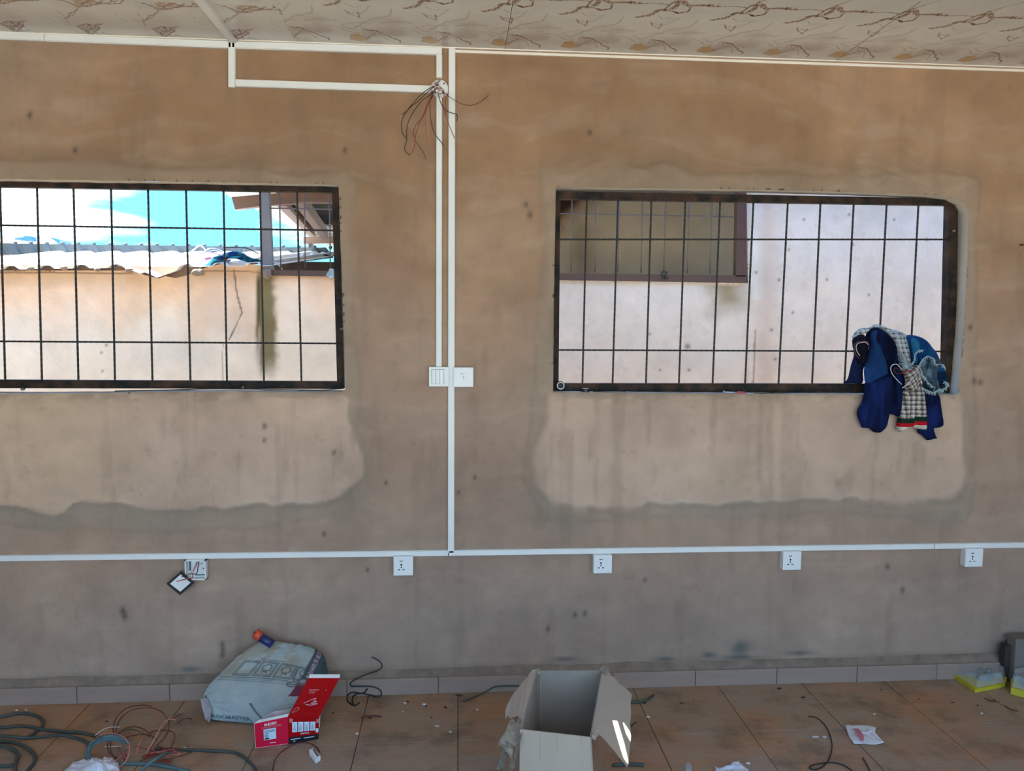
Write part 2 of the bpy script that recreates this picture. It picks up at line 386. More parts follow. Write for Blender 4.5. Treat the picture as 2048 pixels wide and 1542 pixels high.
def wall_paint(px, py, x, z):
    C = np.zeros((px.size, 3)); n1 = fbm(x*1.1+3, z*1.1+7, 4); n2 = fbm(x*4+31, z*4+11, 4); n3 = fbm(x*14+5, z*14+2, 3)
    C[:] = (.39, .265, .195)
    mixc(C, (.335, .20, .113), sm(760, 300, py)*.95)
    mixc(C, (.42, .26, .16), sm(.45, .75, n1)*.55)
    mixc(C, (.30, .225, .165), sm(.5, .8, n2)*.35)
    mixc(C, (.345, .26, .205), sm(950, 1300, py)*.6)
    mixc(C, (.30, .185, .115), sm(.56, .74, fbm(x*2.2+8, z*6.5+1, 4))*.38*sm(900, 500, py))
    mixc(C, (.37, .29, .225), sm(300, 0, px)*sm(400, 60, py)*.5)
    wob = (n2-.5)*26+(n3-.5)*12
    dl = sdf(px, py, surrL)+wob; dr = sdf(px, py, surrR)+wob
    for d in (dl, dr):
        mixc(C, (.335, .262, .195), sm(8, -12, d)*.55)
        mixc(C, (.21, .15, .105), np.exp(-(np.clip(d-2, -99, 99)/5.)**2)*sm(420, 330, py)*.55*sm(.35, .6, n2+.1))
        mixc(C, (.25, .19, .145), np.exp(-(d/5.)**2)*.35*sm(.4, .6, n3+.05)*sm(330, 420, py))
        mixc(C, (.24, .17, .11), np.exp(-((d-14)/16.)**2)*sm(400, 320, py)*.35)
    pl = sdf(px, py, patchL)+(n3-.5)*14+(n2-.5)*10; pr = sdf(px, py, patchR)+(n3-.5)*14+(n2-.5)*12
    for i_, d in enumerate((pl, pr)):
        mixc(C, (.33, .265, .205), sm(70, 5, d+(n2-.5)*90)*sm(940, 1000, py)*.6*sm(.25, .6, fbm(x*3+2, z*7+4, 4)))
        mixc(C, (.60, .425, .325), sm(3 if i_==0 else 9, -7 if i_==0 else -12, d+(n2-.5)*14)*(.85 if i_ == 0 else .78)*sm(775, 800, py+(n3-.5)*14))
        mixc(C, (.66, .53, .42), np.exp(-((d+4)/4.)**2)*sm(930, 990, py)*.42*sm(.3,.6,n2))
        mixc(C, (.19, .155, .125), np.exp(-((d-6)/5.)**2)*sm(930, 990, py)*.3*sm(.35,.6,n3))
    inp = ((pl < 0) | (pr < 0)) & (py > 775)
    mixc(C, (.50, .36, .25), inp*sm(.45, .7, fbm(x*2.5+1, z*5, 4))*.5)
    mixc(C, (.62, .43, .28), (pl < 0)*sm(330, 80, px)*.45*(py > 775))
    # trowel streaks and worn dust over the whole wall
    st_ = fbm(x*3.2+(n2-.5)*2, z*20+(n1-.5)*9, 4); mixc(C, (.47, .35, .26), sm(.54, .72, st_)*.20); mixc(C, (.22, .15, .105), sm(.58, .76, fbm(x*17+4, z*3.0+(n1-.5)*6, 4))*.22)
    mixc(C, (.20, .145, .11), sm(.72, .82, fbm(x*26+9, z*26+3, 3))*.16)
    # vertical scrape marks in the left patch
    mixc(C, (.40, .32, .25), (pl < 0)*(py > 775)*np.exp(-((px-375-6*(n2-.5))/5)**2)*sm(.45, .6, n3)*.5)
    # rough rubbed strip right under both sills
    mixc(C, (.33, .24, .17), sm(812, 790, py)*(py > 776)*((px < 690) | ((px > 1106) & (px < 1912)))*sm(.4, .65, fbm(x*20, z*50, 3))*.55)
    # trowel arcs and diagonal stain between the windows
    for P_, w_, a_ in (([(720, 480), (800, 525), (880, 540), (960, 565), (1080, 600)], 22, .30), ([(760, 370), (775, 420), (820, 480)], 10, .18), ([(1130, 330), (1260, 250), (1400, 250), (1440, 330)], 20, .20), ([(940, 800), (1050, 740)], 12, .15), ([(860, 380), (905, 410)], 26, .22), ([(1160, 240), (1200, 200), (1300, 180), (1420, 210)], 9, .14)):
        mixc(C, (.27, .165, .10), np.exp(-((seg_d(px, py, P_)+(n2-.5)*18)/w_)**2)*a_)
    # green-grey marks at the wall foot
    for (a, b, sx_, sy_) in ((1418, 1310, 16, 6), (1480, 1296, 22, 18), (1480, 1314, 34, 4), (1130, 1318, 24, 4), (1600, 1306, 26, 4), (1330, 1318, 20, 4), (2020, 1300, 40, 14), (1985, 1310, 30, 5), (450, 1330, 14, 8), (380, 1338, 24, 6)):
        mixc(C, (.055, .085, .085), np.exp(-((px-a)/sx_)**2-((py-b)/sy_)**2)*.75*sm(.25, .55, n3+.1))
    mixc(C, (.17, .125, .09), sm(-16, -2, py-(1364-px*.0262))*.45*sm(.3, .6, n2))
    # small dark dabs
    for (a, b, s_) in ((246, 1222, 5), (250, 1232, 4), (445, 1288, 3), (446, 1298, 3), (445, 1309, 4), (1060, 430, 4), (1052, 409, 3), (1948, 762, 4), (1960, 765, 3), (1600, 480, 2), (1775, 1133, 3), (1805, 1180, 3), (530, 852, 3), (530, 880, 2), (772, 966, 2), (648, 1068, 3), (950, 955, 2), (1096, 1258, 3), (735, 1140, 2), (690, 300, 3), (60, 230, 4), (150, 300, 4), (1150, 1230, 3), (1170, 1227, 3), (1290, 1160, 2), (1570, 1130, 2), (917, 985, 2), (668, 905, 2), (1180, 265, 3), (1940, 655, 3)):
        mixc(C, (.09, .07, .06), np.exp(-((px-a)**2+((py-b)*.7)**2)/(s_+1.5)**2)*.85)
    C *= (1+.34*(n1-.5)+.26*(n2-.5)+.16*(n3-.5))[:, None]
    return np.clip(C, .01, .9)
def wall_disp(px, py, x, z):
    n1 = fbm(x*1.6+3, z*1.6+7, 3); n2 = fbm(x*4+31, z*4+11, 4); n3 = fbm(x*14+5, z*14+2, 3)
    d = -(n1-.5)*.010-(n2-.5)*.004-(n3-.5)*.0012
    wob = (n2-.5)*26+(n3-.5)*12
    for s_ in (surrL, surrR): d += -.003*sm(5, -5, sdf(px, py, s_)+wob)
    for s_ in (patchL, patchR): d += -.005*sm(3, -5, sdf(px, py, s_)+(n3-.5)*9)
    k = np.minimum(np.abs(sdf(x, z, h1)), np.abs(sdf(x, z, h2)))
    return d*sm(0, .03, k)*1.0
X_L, X_R = -2.55, 3.0
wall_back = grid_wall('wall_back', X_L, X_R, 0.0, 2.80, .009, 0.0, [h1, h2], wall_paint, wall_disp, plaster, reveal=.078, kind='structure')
mb = MB(); mb.box((-3.6, .0, 0), (X_L, .16, 2.8)); mb.box((X_R, .0, 0), (4.4, .16, 2.8))
# outer skin of the wall around the openings
for (a, b, c, d) in ((X_L, X_R, 0, 1.27), (X_L, X_R, 2.32, 2.8), (X_L, LEFT_X-.08, 1.27, 2.32), (-.40, .30, 1.27, 2.32), (2.42, X_R, 1.27, 2.32)):
    mb.box((a, .05, c), (b, .16, d))
mb.build('trim_1', plaster_plain, kind='structure')
# side walls and the open rear of the room
mb = MB(); mb.box((-3.75, -4.2, 0), (-3.6, .16, 2.8)); mb.build('wall_left', plaster_plain, kind='structure')
mb = MB(); mb.box((4.4, -4.2, 0), (4.55, .16, 2.8)); mb.build('wall_right', plaster_plain, kind='structure')
mb = MB(); mb.box((-3.75, -4.35, 2.68), (4.55, -4.2, 2.8)); mb.box((-3.75, -4.35, 0), (-3.3, -4.2, 2.45)); mb.box((4.1, -4.35, 0), (4.55, -4.2, 2.45))
mb.build('wall_rear', plaster_plain, kind='structure')

# ------------------------------------------------------------------ floor tiles
TS = .3935
mb = MB(); mb.box((-3.75, -4.35, -.06), (4.55, .16, -.004)); floor_o = mb.build('floor', grout, kind='structure')
def tile_mesh(nm, w, d, t, m, gap=.0015, bev=.0012):
    bm = bmesh.new(); bmesh.ops.create_cube(bm, size=1)
    bmesh.ops.scale(bm, vec=(w-2*gap, d-2*gap, t), verts=bm.verts)
    bmesh.ops.bevel(bm, geom=list(bm.edges), offset=bev, segments=1, affect='EDGES')
    me = bpy.data.meshes.new(nm); bm.to_mesh(me); bm.free(); me.materials.append(m); return me
ftm = tile_mesh('floor_tile', TS, TS, .012, tile_m)
k0 = 0
xs = [i for i in range(-9, 11)]
for i in xs:
    for j in range(12):
        o = bpy.data.objects.new('floor_tile', ftm); cx_ = (i+.5)*TS; cy_ = -.02-(j+.5)*TS
        o.location = (cx_, cy_, -.006-floor_o.location.z+random.uniform(-.0006, .0006))
        o.location.x -= floor_o.location.x; o.location.y -= floor_o.location.y
        COL.objects.link(o); o.parent = floor_o
# ------------------------------------------------------------------ skirting
bb = empty('baseboard_back', (0, -.02, 0), kind='structure')
SX = [-1.627-.385*k for k in (5, 4, 3, 2, 1)]+[-1.627, -1.242, -.894, -.487, -.087, .305, .695, 1.075, 1.456, 1.837, 2.221, 2.61, 3.0, 3.39, 3.78, 4.17]
for a, b in zip(SX[:-1], SX[1:]):
    a = max(a, -3.6)
    if b <= -3.6: continue
    me = tile_mesh('skirting_tile', b-a, .012, .074, skirt_m, .0014, .001)
    o = bpy.data.objects.new('skirting_tile', me); o.location = ((a+b)/2, -.010+random.uniform(-.0015, .0015), .037); COL.objects.link(o); o.parent = bb
# mortar fillet on top of and behind the skirting
V = []; Fc = []; nx = 400
for i in range(nx+1):
    X = -3.6+8.0*i/nx; w = .006*(fbm(np.array(X*9.), np.array(2.), 3)-.5); w2 = .008*(fbm(np.array(X*5.), np.array(8.), 3)-.5)
    V += [(X, -.024, 0.0), (X, -.024, .071+w), (X, -.012, .086+w), (X, .002, .107+w2*2), (X, .01, .11)]
    if i:
        b = i*5
        for k in range(4): Fc.append((b-5+k, b+k, b+k+1, b-4+k))
mesh_obj('mortar_fillet', V, Fc, mortar, bb, True)

# ------------------------------------------------------------------ ceiling and its printed PVC panels
CZ = 2.78
ceil_o = empty('ceiling', (0, 0, CZ), kind='structure')
PW = .286; PX0 = .19
def stroke(C, x, y, pts, w, col, a=1., jit=0):
    d = seg_d(x, y, pts)
    if jit: d = d+(fbm(x*160, y*160, 2)-.5)*jit
    mixc(C, col, sm(w*1.3, w*.5, d)*a)
def to_uv(L):
    R = []
    for a, b in L:
        g = G(a, b, CZ); R.append((g[0]-PX0, -g[1]))
    return R
BROWN = (.15, .06, .035); TAN = (.40, .22, .11); ORANGE = (.52, .27, .05); GV = (.38, .34, .29)
c2p = lambda L: [(a/2.926+700, b/2.926) for a, b in L]
c3p = lambda L: [(a/2.926+1348, b/2.926) for a, b in L]
c1p = lambda L: [(a/2.926, b/2.926) for a, b in L]
def shift_mod(L, k): return [(u-k*PW, v) for u, v in L]
def panel_colors(kind, u, v):
    C = np.zeros((u.size, 3)); C[:] = (.66, .64, .585)
    if kind == 'R':
        mixc(C, (.50, .44, .39), sm(.40, .75, fbm(u*9+4, v*14, 3))*.7*sm(.36, .2, v))
        items = [(to_uv(c2p([(830, 262), (850, 232), (885, 226), (920, 245), (926, 262), (880, 268), (830, 262)])), 0),
                 ]
        orp = to_uv(c2p([(828, 258), (850, 230), (885, 224), (922, 245), (926, 264), (880, 270)]))
        veins = [(to_uv(c2p([(945, 205), (1000, 214), (1040, 235), (1075, 250), (1112, 262), (1108, 275)])), .0026, BROWN, .8),
                 (to_uv(c2p([(926, 256), (950, 240), (1000, 220)])), .002, BROWN, .7),
                 (to_uv(c2p([(880, 97), (910, 118), (945, 135), (950, 100)])), .002, BROWN, .7),
                 (to_uv(c2p([(812, 180), (870, 166), (1000, 165)])), .0016, TAN, .6), (to_uv(c2p([(815, 184), (850, 196), (890, 200)])), .0016, TAN, .6),
                 (to_uv(c2p([(620, 150), (700, 140), (800, 150)])), .004, GV, .4),
                 (to_uv(c2p([(945, 205), (985, 235), (1010, 232), (1045, 262)])), .0014, TAN, .7), (to_uv(c2p([(1030, 232), (1065, 226), (1110, 240)])), .0014, TAN, .6),
                 (to_uv(c2p([(720, 178), (780, 190), (845, 215), (900, 218)])), .0018, GV, .7), (to_uv(c2p([(900, 60), (940, 75), (985, 70)])), .0014, GV, .7),
                 (to_uv(c3p([(300, 150), (360, 165), (400, 150), (470, 120)])), .0016, GV, .7), (to_uv(c3p([(430, 80), (470, 95), (520, 88), (560, 60)])), .0026, BROWN, .8),
                 (to_uv(c3p([(650, 250), (700, 235), (800, 205), (930, 190), (1010, 150)])), .003, GV, .5)]
        web = to_uv(c3p([(230, 115), (300, 102), (360, 80), (430, 74), (470, 52), (490, 25), (520, 45), (560, 48), (620, 50), (715, 53)]))
        veins += [(web, .008, BROWN, 1.), (to_uv(c3p([(715, 53), (790, 58), (870, 66)])), .0018, BROWN, .7),
                  (to_uv(c3p([(330, 82), (400, 70), (440, 40), (500, 12)])), .003, BROWN, .7),
                  (to_uv(c3p([(510, 25), (560, 45), (540, 62)])), .003, TAN, .8), (to_uv(c3p([(490, 22), (560, -10), (640, -40), (720, -60)])), .0022, BROWN, .5)]
        for k in range(-7, 8):
            for L, w_, c_, a_ in veins:
                L2 = shift_mod(L, k)
                if max(p[0] for p in L2) < -.02 or min(p[0] for p in L2) > PW+.02: continue
                d = seg_d(u, v, L2); jit = (fbm(u*170+k, v*120, 2)-.5)
                aa = a_*(sm(.38, .52, fbm(u*240, v*190, 2)) if w_ > .004 else 1)
                mixc(C, TAN if w_ > .004 else c_, sm(w_*1.9, w_*.8, d+jit*w_)*.35*a_)
                mixc(C, c_, sm(w_*1.25, w_*.4, d+jit*w_*1.2)*min(1., aa.max()*1.3)*(aa/max(aa.max(), 1e-6)) if hasattr(aa, 'max') else sm(w_*1.4, w_*.5, d+jit*w_*1.2)*min(1, aa*1.25))
            L2 = shift_mod(orp, k)
            if max(p[0] for p in L2) < -.01 or min(p[0] for p in L2) > PW+.01: continue
            mixc(C, ORANGE, sm(.004, -.006, sdf(u, v, L2)+(fbm(u*120, v*80, 2)-.5)*.012)*.8)
            stroke(C, u, v, L2+[L2[0]], .0016, BROWN, .5, .006)
    else:
        tri = to_uv(c1p([(445, 155), (500, 142), (600, 135), (592, 160), (545, 178), (530, 203), (490, 180)]))
        wedge = to_uv(c1p([(420, -6), (432, 24), (458, 42), (520, 34), (620, 20), (540, -2), (480, -8)]))
        strokes = [(to_uv(c1p([(445, 155), (475, 150), (500, 142), (560, 150), (600, 135)])), .0028), (to_uv(c1p([(450, 155), (490, 180), (530, 203), (550, 180), (575, 160)])), .0028),
                   (to_uv(c1p([(480, 150), (510, 175), (540, 165), (565, 172), (590, 150)])), .0022), (to_uv(c1p([(500, 185), (520, 165), (560, 185)])), .002),
                   (to_uv(c1p([(530, 203), (570, 196), (605, 190), (650, 208), (700, 212), (800, 224)])), .0017),
                   (to_uv(c1p([(590, 185), (640, 196), (660, 208)])), .0015),
                   (to_uv(c1p([(470, 158), (520, 190), (560, 150), (580, 170)])), .0024), (to_uv(c1p([(455, 160), (500, 165), (530, 150), (555, 190)])), .0024), (to_uv(c1p([(520, 140), (535, 165), (500, 175), (535, 195)])), .0022),
                   (to_uv(c1p([(430, 5), (480, 25), (520, 5), (580, 18), (610, 8)])), .0024), (to_uv(c1p([(470, 40), (500, 15), (560, 30), (600, 5)])), .0022),
                   (to_uv(c1p([(200, 60), (240, 90), (290, 110)])), .0012), (to_uv(c1p([(330, 60), (380, 100), (400, 130)])), .0012),
                   (to_uv(c1p([(300, -12), (370, 5), (420, 22), (458, 44), (520, 36), (620, 20), (700, 22)])), .0028),
                   (to_uv(c1p([(455, 48), (440, 62), (415, 72), (400, 100), (385, 114)])), .0024), (to_uv(c1p([(440, 60), (425, 90), (410, 95)])), .0018),
                   (to_uv(c1p([(640, -5), (680, 20), (700, 25), (715, 0)])), .003), (to_uv(c1p([(620, 20), (660, 5), (690, 5)])), .0024)]
        mixc(C, (.50, .46, .42), sm(.45, .75, fbm(u*9+4, v*12, 3))*.4)
        for k in range(-10, 6):
            for L in (tri, wedge):
                L2 = shift_mod(L, k)
                if max(p[0] for p in L2) < -.01 or min(p[0] for p in L2) > PW+.01: continue
                mixc(C, (.42, .25, .15), sm(.002, -.004, sdf(u, v, L2)+(fbm(u*150, v*90, 2)-.5)*.008)*(.55 if L is tri else .8)*sm(.3, .5, fbm(u*200, v*150, 2)))
            for L, w_ in strokes:
                L2 = shift_mod(L, k)
                if max(p[0] for p in L2) < -.01 or min(p[0] for p in L2) > PW+.01: continue
                stroke(C, u, v, L2, w_, BROWN, .85, w_*1.6)
    return C
def panel_mesh(kind):
    nu, nv = 96, 230; U = np.linspace(.0, PW, nu); Vv = np.concatenate([[0], np.linspace(0.001, .72, nv)])
    gu, gv = np.meshgrid(U, Vv); u = gu.ravel(); v = gv.ravel()
    wu = (fbm(u*38+2, v*30+5, 3)-.5)*.018*np.sin(np.clip(u/PW, 0, 1)*PI); wv_ = (fbm(u*34+12, v*36+25, 3)-.5)*.022
    C = panel_colors(kind, u+wu, v+wv_); zz = np.zeros_like(u)
    zz[v == 0] = .006
    ii = np.arange(nu*(nv+1)).reshape(nv+1, nu)
    Q = np.stack([ii[:-1, :-1].ravel(), ii[1:, :-1].ravel(), ii[1:, 1:].ravel(), ii[:-1, 1:].ravel()], 1)
    me = bpy.data.meshes.new('ceiling_panel'); me.from_pydata(np.stack([u, -v, zz], 1).tolist(), [], Q[:, ::-1].tolist()); me.materials.append(ceil_m)
    a = me.color_attributes.new('Col', 'FLOAT_COLOR', 'POINT'); c = np.ones((u.size, 4), np.float32); c[:, :3] = C; a.data.foreach_set('color', c.ravel())
    return me
pmR = panel_mesh('R'); pmL = panel_mesh('L')
for k in range(-14, 15):
    x0 = PX0+k*PW
    if x0+PW < -3.6 or x0 > 4.4: continue
    o = bpy.data.objects.new('ceiling_panel', pmL if k < -3 else pmR); o.location = (x0, 0, 0); COL.objects.link(o); o.parent = ceil_o
for xx in (PX0, PX0+5*PW):
    mb = MB(); mb.box((xx-.0009, -.6, CZ-.0006), (xx+.0009, -.012, CZ+.003)); o = mb.build('panel_joint', grout, ceil_o)
# white trims along the ceiling edge
tr = empty('trim_2', (0, 0, CZ), kind='structure')
mb = MB(); mb.box((-3.6, -.012, CZ-.004), (4.4, .004, CZ+.012)); mb.build('upper_bead', cream, tr, bevel=.002)
mb = MB()
mb.box((-.02, -.008, CZ-.020), (4.4, .004, CZ-.0085)); mb.build('lower_bead', cream, tr, bevel=.002)

# ------------------------------------------------------------------ window grilles
def rail(px4, Y, depth, m, parent, name='frame_rail'):
    pts = [W(a, b, Y) for a, b in px4]
    return prism_obj(name, pts, (0, depth, 0), m, parent)
def bar(p0, p1, Y, r, m, parent, ribs=True, name='bar', bend=0):
    a = W(*p0, Y); b = W(*p1, Y); L = np.linalg.norm(b-a); nn = max(8, int(L/.012)); ph = random.random()*6
    P = [a+(b-a)*t+np.array([bend*math.sin(PI*t), 0, 0]) for t in np.linspace(0, 1, nn)]
    rad = [r*(1+(.10 if i % 2 else -.05)) for i in range(nn)] if ribs else None
    return tube(name, P, r, m, parent, seg=6, sub=1, radii=rad)
FY = .055
w1 = empty('window_1', (-1.38, FY, 1.34), kind='structure', label='dark steel frame with burglar bars in the left wall opening')
w2 = empty('window_2', (1.34, FY, 1.34), kind='structure', label='dark steel frame with burglar bars in the right wall opening')
rail([(-160, 354), (676, 370), (676, 385), (-160, 371)], FY, .03, steel, w1)
rail([(-160, 759), (680, 763), (686, 778), (-160, 776)], FY, .03, steel, w1)
rail([(664, 384), (677, 372), (688, 777), (674, 764)], FY-.001, .031, steel, w1)
rail([(-106, 355), (-92, 355), (-92, 776), (-106, 776)], FY-.001, .031, steel, w1)
T1 = [-74, 0, 74, 147, 222, 296, 372, 447, 520, 594]; B1 = [-62, 10.5, 84, 157, 230, 305, 381, 454, 528, 603]
for a, b in zip(T1, B1): bar((a, 372+a*.016), (b, 765), FY+.012, .0042, rebar, w1)
bar((-100, 449), (670, 461), FY+.006, .0042, rebar, w1); bar((-100, 682), (676, 687), FY+.006, .0042, rebar, w1)
rail([(1111, 382), (1916, 397), (1916, 411), (1111, 398)], FY, .03, steel, w2)
rail([(1108, 767), (1912, 768), (1912, 788), (1108, 783)], FY, .03, steel, w2)
rail([(1111, 382), (1121, 382), (1117, 783), (1107, 783)], FY-.001, .031, steel, w2)
rail([(1899, 397), (1916, 397), (1912, 788), (1890, 788)], FY-.001, .04, steel, w2)
T2 = [1173.6, 1236, 1302.8, 1370.9, 1440.3, 1507, 1575.7, 1641, 1707.5, 1773.4, 1837]; B2 = [1164.8, 1225, 1291.8, 1357.7, 1425, 1490, 1556.8, 1624, 1688.6, 1754, 1818]
for a, b in zip(T2, B2): bar((a, 396+(a-1111)*.0155), (b, 772), FY+.012, .0042, rebar, w2)
bar((1115, 479), (1896, 479), FY+.006, .0042, rebar, w2); bar((1108, 700), (1888, 703), FY+.006, .0042, rebar, w2)
def bolt(px, py, parent, Y=FY):
    c = W(px, py, Y); tube('bolt', [c+np.array([0, .005, 0]), c+np.array([0, -.012, 0])], .006, steel_bolt, parent, seg=8, sub=1)
for q in ((1121, 455), (1906, 462)): bolt(*q, w2, FY)
for q in ((683, 658), (660, 450), (487, 775), (47, 778)): bolt(*q, w1)

# ------------------------------------------------------------------ cable trunking
def trunk(name, p0, p1, wpx0, label, on='wall', wid=.0285, th=.016, m=pvc, extra=None, Y=0.0, grp=None):
    a = W(*p0, Y-.008); b = W(*p1, Y-.008); d = (b-a); d[1] = 0; L = np.linalg.norm(d); d /= L; nrm = np.array([-d[2], 0, d[0]])
    t = np.linspace(0, 1, 3); mbq = MB(); P8 = []
    hw = wid/2
    # body then a slightly narrower lid
    for (y0, y1, s_) in ((.004, -.011, 1.0), (-.011, -.016, .88)):
        q = [a+nrm*hw*s_, b+nrm*hw*s_, b-nrm*hw*s_, a-nrm*hw*s_]
        q0 = [p*[1, 0, 1]+[0, y0, 0] for p in q]; q1 = [p*[1, 0, 1]+[0, y1, 0] for p in q]
        mbq.hexa(q0+q1)
    o = mbq.build(name, m, bevel=.0012, label=label, cat='trunking'); fix_normals(o)
    if grp: o['group'] = grp
    return o
trunk('cable_trunking', (-640, 50), (89.5, 75), 0, 'short white trunking length at the far left under the ceiling edge', grp=None)
trunk('cable_trunking', (91, 75.5), (463, 89.8), 0, 'white trunking under the ceiling edge, from the joint to the first drop')
trunk('cable_trunking', (465, 89.8), (884, 103), 0, 'white trunking under the ceiling edge between the two drops')
trunk('cable_trunking', (464, 84), (464, 175), 0, 'short vertical white trunking dropping from the ceiling edge at left')
trunk('cable_trunking', (472, 166), (862, 178.5), 0, 'horizontal white trunking leading to the round junction box')
trunk('cable_trunking', (878.5, 110), (878.5, 156), 0, 'very short vertical white trunking above the round junction box', wid=.025)
trunk('cable_trunking', (878.5, 192), (877.8, 735), 0, 'vertical white trunking from the junction box down to the three-gang switch', wid=.025)
trunk('cable_trunking', (904, 97), (902, 1105), 0, 'longest vertical white trunking running from ceiling to the low horizontal line', wid=.0285, Y=-.0005)
trunk('cable_trunking', (-700, 1124.5), (896, 1105.8), 0, 'low horizontal white trunking left of the long vertical one', wid=.0255)
trunk('cable_trunking', (898, 1105.8), (1866, 1092.3), 0, 'low horizontal white trunking right of the long vertical one', wid=.0255)
trunk('cable_trunking', (1867.5, 1092.2), (2500, 1083.5), 0, 'last length of low white trunking at the right edge', wid=.0255)
a = G(399, 0, CZ); mb = MB(); mb.box((-.932, -3.0, CZ-.016), (-.903, -.0165, CZ+.003)); mb.build('cable_trunking', pvc, bevel=.0015, label='white trunking crossing the patterned ceiling towards the wall', cat='trunking')

# ------------------------------------------------------------------ sockets and switches
def plate_root(name, cx, cy, w_, h_, dep, label, cat, group=None, box_y=0.0):
    c = W(cx, cy, -dep); r = empty(name, (c[0], 0, c[2]), label=label, cat=cat, group=group); return r, c
def build_socket(cx, cy, label, wpx=39, ang=0):
    r, c = plate_root('wall_socket', cx, cy, 0, 0, .034, label, 'socket', 'sockets under the low trunking')
    s = .0425*wpx/39; X, Z = c[0], c[2]
    mb = MB(); mb.box((X-s, -.026, Z-s), (X+s, .006, Z+s)); mb.build('back_box', pvc, r, bevel=.002)
    mb = MB(); mb.box((X-s, -.036, Z-s), (X+s, -.027, Z+s)); mb.build('face_plate', pvc_face, r, bevel=.003)
    def hole(x0, z0, x1, z1):
        mb = MB(); mb.box((X+x0*s, -.0366, Z+z0*s), (X+x1*s, -.0355, Z+z1*s)); mb.build('socket_hole', dark_hole, r)
    hole(-.38, .49, -.04, .57)
    V, Fc = poly_prism([(X-.20*s+.085*s*math.cos(t), -.0366, Z+.14*s+.12*s*math.sin(t)) for t in np.linspace(0, 2*PI, 12, False)], (0, .001, 0)); mesh_obj('socket_hole', V, Fc, dark_hole, r)
    V, Fc = poly_prism([(X-.20*s+.06*s*math.cos(t), -.0366, Z-.12*s+.09*s*math.sin(t)) for t in np.linspace(0, 2*PI, 12, False)], (0, .001, 0)); mesh_obj('socket_hole', V, Fc, dark_hole, r)
    for sg in (-1, 1):
        xx = X-.20*s+sg*.24*s
        V, Fc = poly_prism([(xx-sg*.10*s, -.0366, Z-.30*s), (xx-sg*.10*s, -.0366, Z-.44*s), (xx+sg*.10*s, -.0366, Z-.40*s), (xx+sg*.14*s, -.0366, Z-.37*s)], (0, .001, 0)); mesh_obj('socket_hole', V, Fc, dark_hole, r)
    mb = MB(); mb.box((X+.50*s, -.0378, Z+.25*s), (X+.78*s, -.0355, Z+.68*s)); mb.build('switch', pvc_face, r, bevel=.0008)
    mb = MB(); mb.box((X+.5*s, -.0365, Z-.86*s), (X+.82*s, -.0355, Z-.80*s)); mb.build('maker_mark', label_m, r)
build_socket(806.5, 1132, 'white wall socket nearest left of the long vertical trunking foot')
build_socket(1205.5, 1128.5, 'scuffed white wall socket first to the right of the long vertical trunking', 38)
build_socket(1584, 1121.5, 'white wall socket under low trunking, below the middle of the right window')
build_socket(1948, 1115.5, 'white wall socket furthest right, near the corner of the frame', 39)
# three-gang switch
r, c = plate_root('light_switch', 878.5, 753.5, 0, 0, .03, 'three-gang white light switch left of the long vertical trunking', 'switch'); X, Z = c[0]-.0015, c[2]; s = .0425
mb = MB(); mb.box((X-s, -.022, Z-s), (X+s, .006, Z+s)); mb.build('back_box', pvc, r, bevel=.002)
mb = MB(); mb.box((X-s, -.031, Z-s), (X+s, -.023, Z+s)); mb.build('face_plate', pvc_face, r, bevel=.003)
for k in range(3):
    x0 = X-.70*s+k*.40*s; mb = MB(); mb.box((x0, -.034-.001*k, Z-.72*s), (x0+.385*s, -.0305, Z+.74*s)); mb.build('rocker', pvc_face, r, bevel=.0012)
for k in range(4):
    x0 = X-.715*s+k*.40*s; mb = MB(); mb.box((x0, -.0365, Z-.72*s), (x0+.02*s, -.0305, Z+.74*s)); mb.build('groove', mat('soft_grey_line', (.30, .33, .34), .6), r)
mb = MB(); mb.box((X-.72*s, -.0325, Z+.745*s), (X+.5*s, -.0308, Z+.77*s)); mb.build('groove', grey_ink, r)
r, c = plate_root('light_switch', 926.5, 754.5, 0, 0, .03, 'one-gang white light switch right of the long vertical trunking', 'switch'); X, Z = c[0]+.001, c[2]; s = .0425
mb = MB(); mb.box((X-s, -.022, Z-s), (X+s, .006, Z+s)); mb.build('back_box', pvc, r, bevel=.002)
mb = MB(); mb.box((X-s, -.031, Z-s), (X+s, -.023, Z+s)); mb.build('face_plate', pvc_face, r, bevel=.003)
mb = MB(); mb.box((X-.05*s, -.035, Z-.30*s), (X+.38*s, -.0305, Z+.5*s)); mb.build('rocker', pvc_face, r, bevel=.0012)
mb = MB(); mb.box((X-.3*s, -.0322, Z+.32*s), (X-.08*s, -.0305, Z+.37*s)); mb.build('marking', grey_ink, r)
mb = MB(); mb.box((X+.0*s, -.0362, Z-.16*s), (X+.04*s, -.034, Z+.18*s)); mb.build('marking', grey_ink, r)
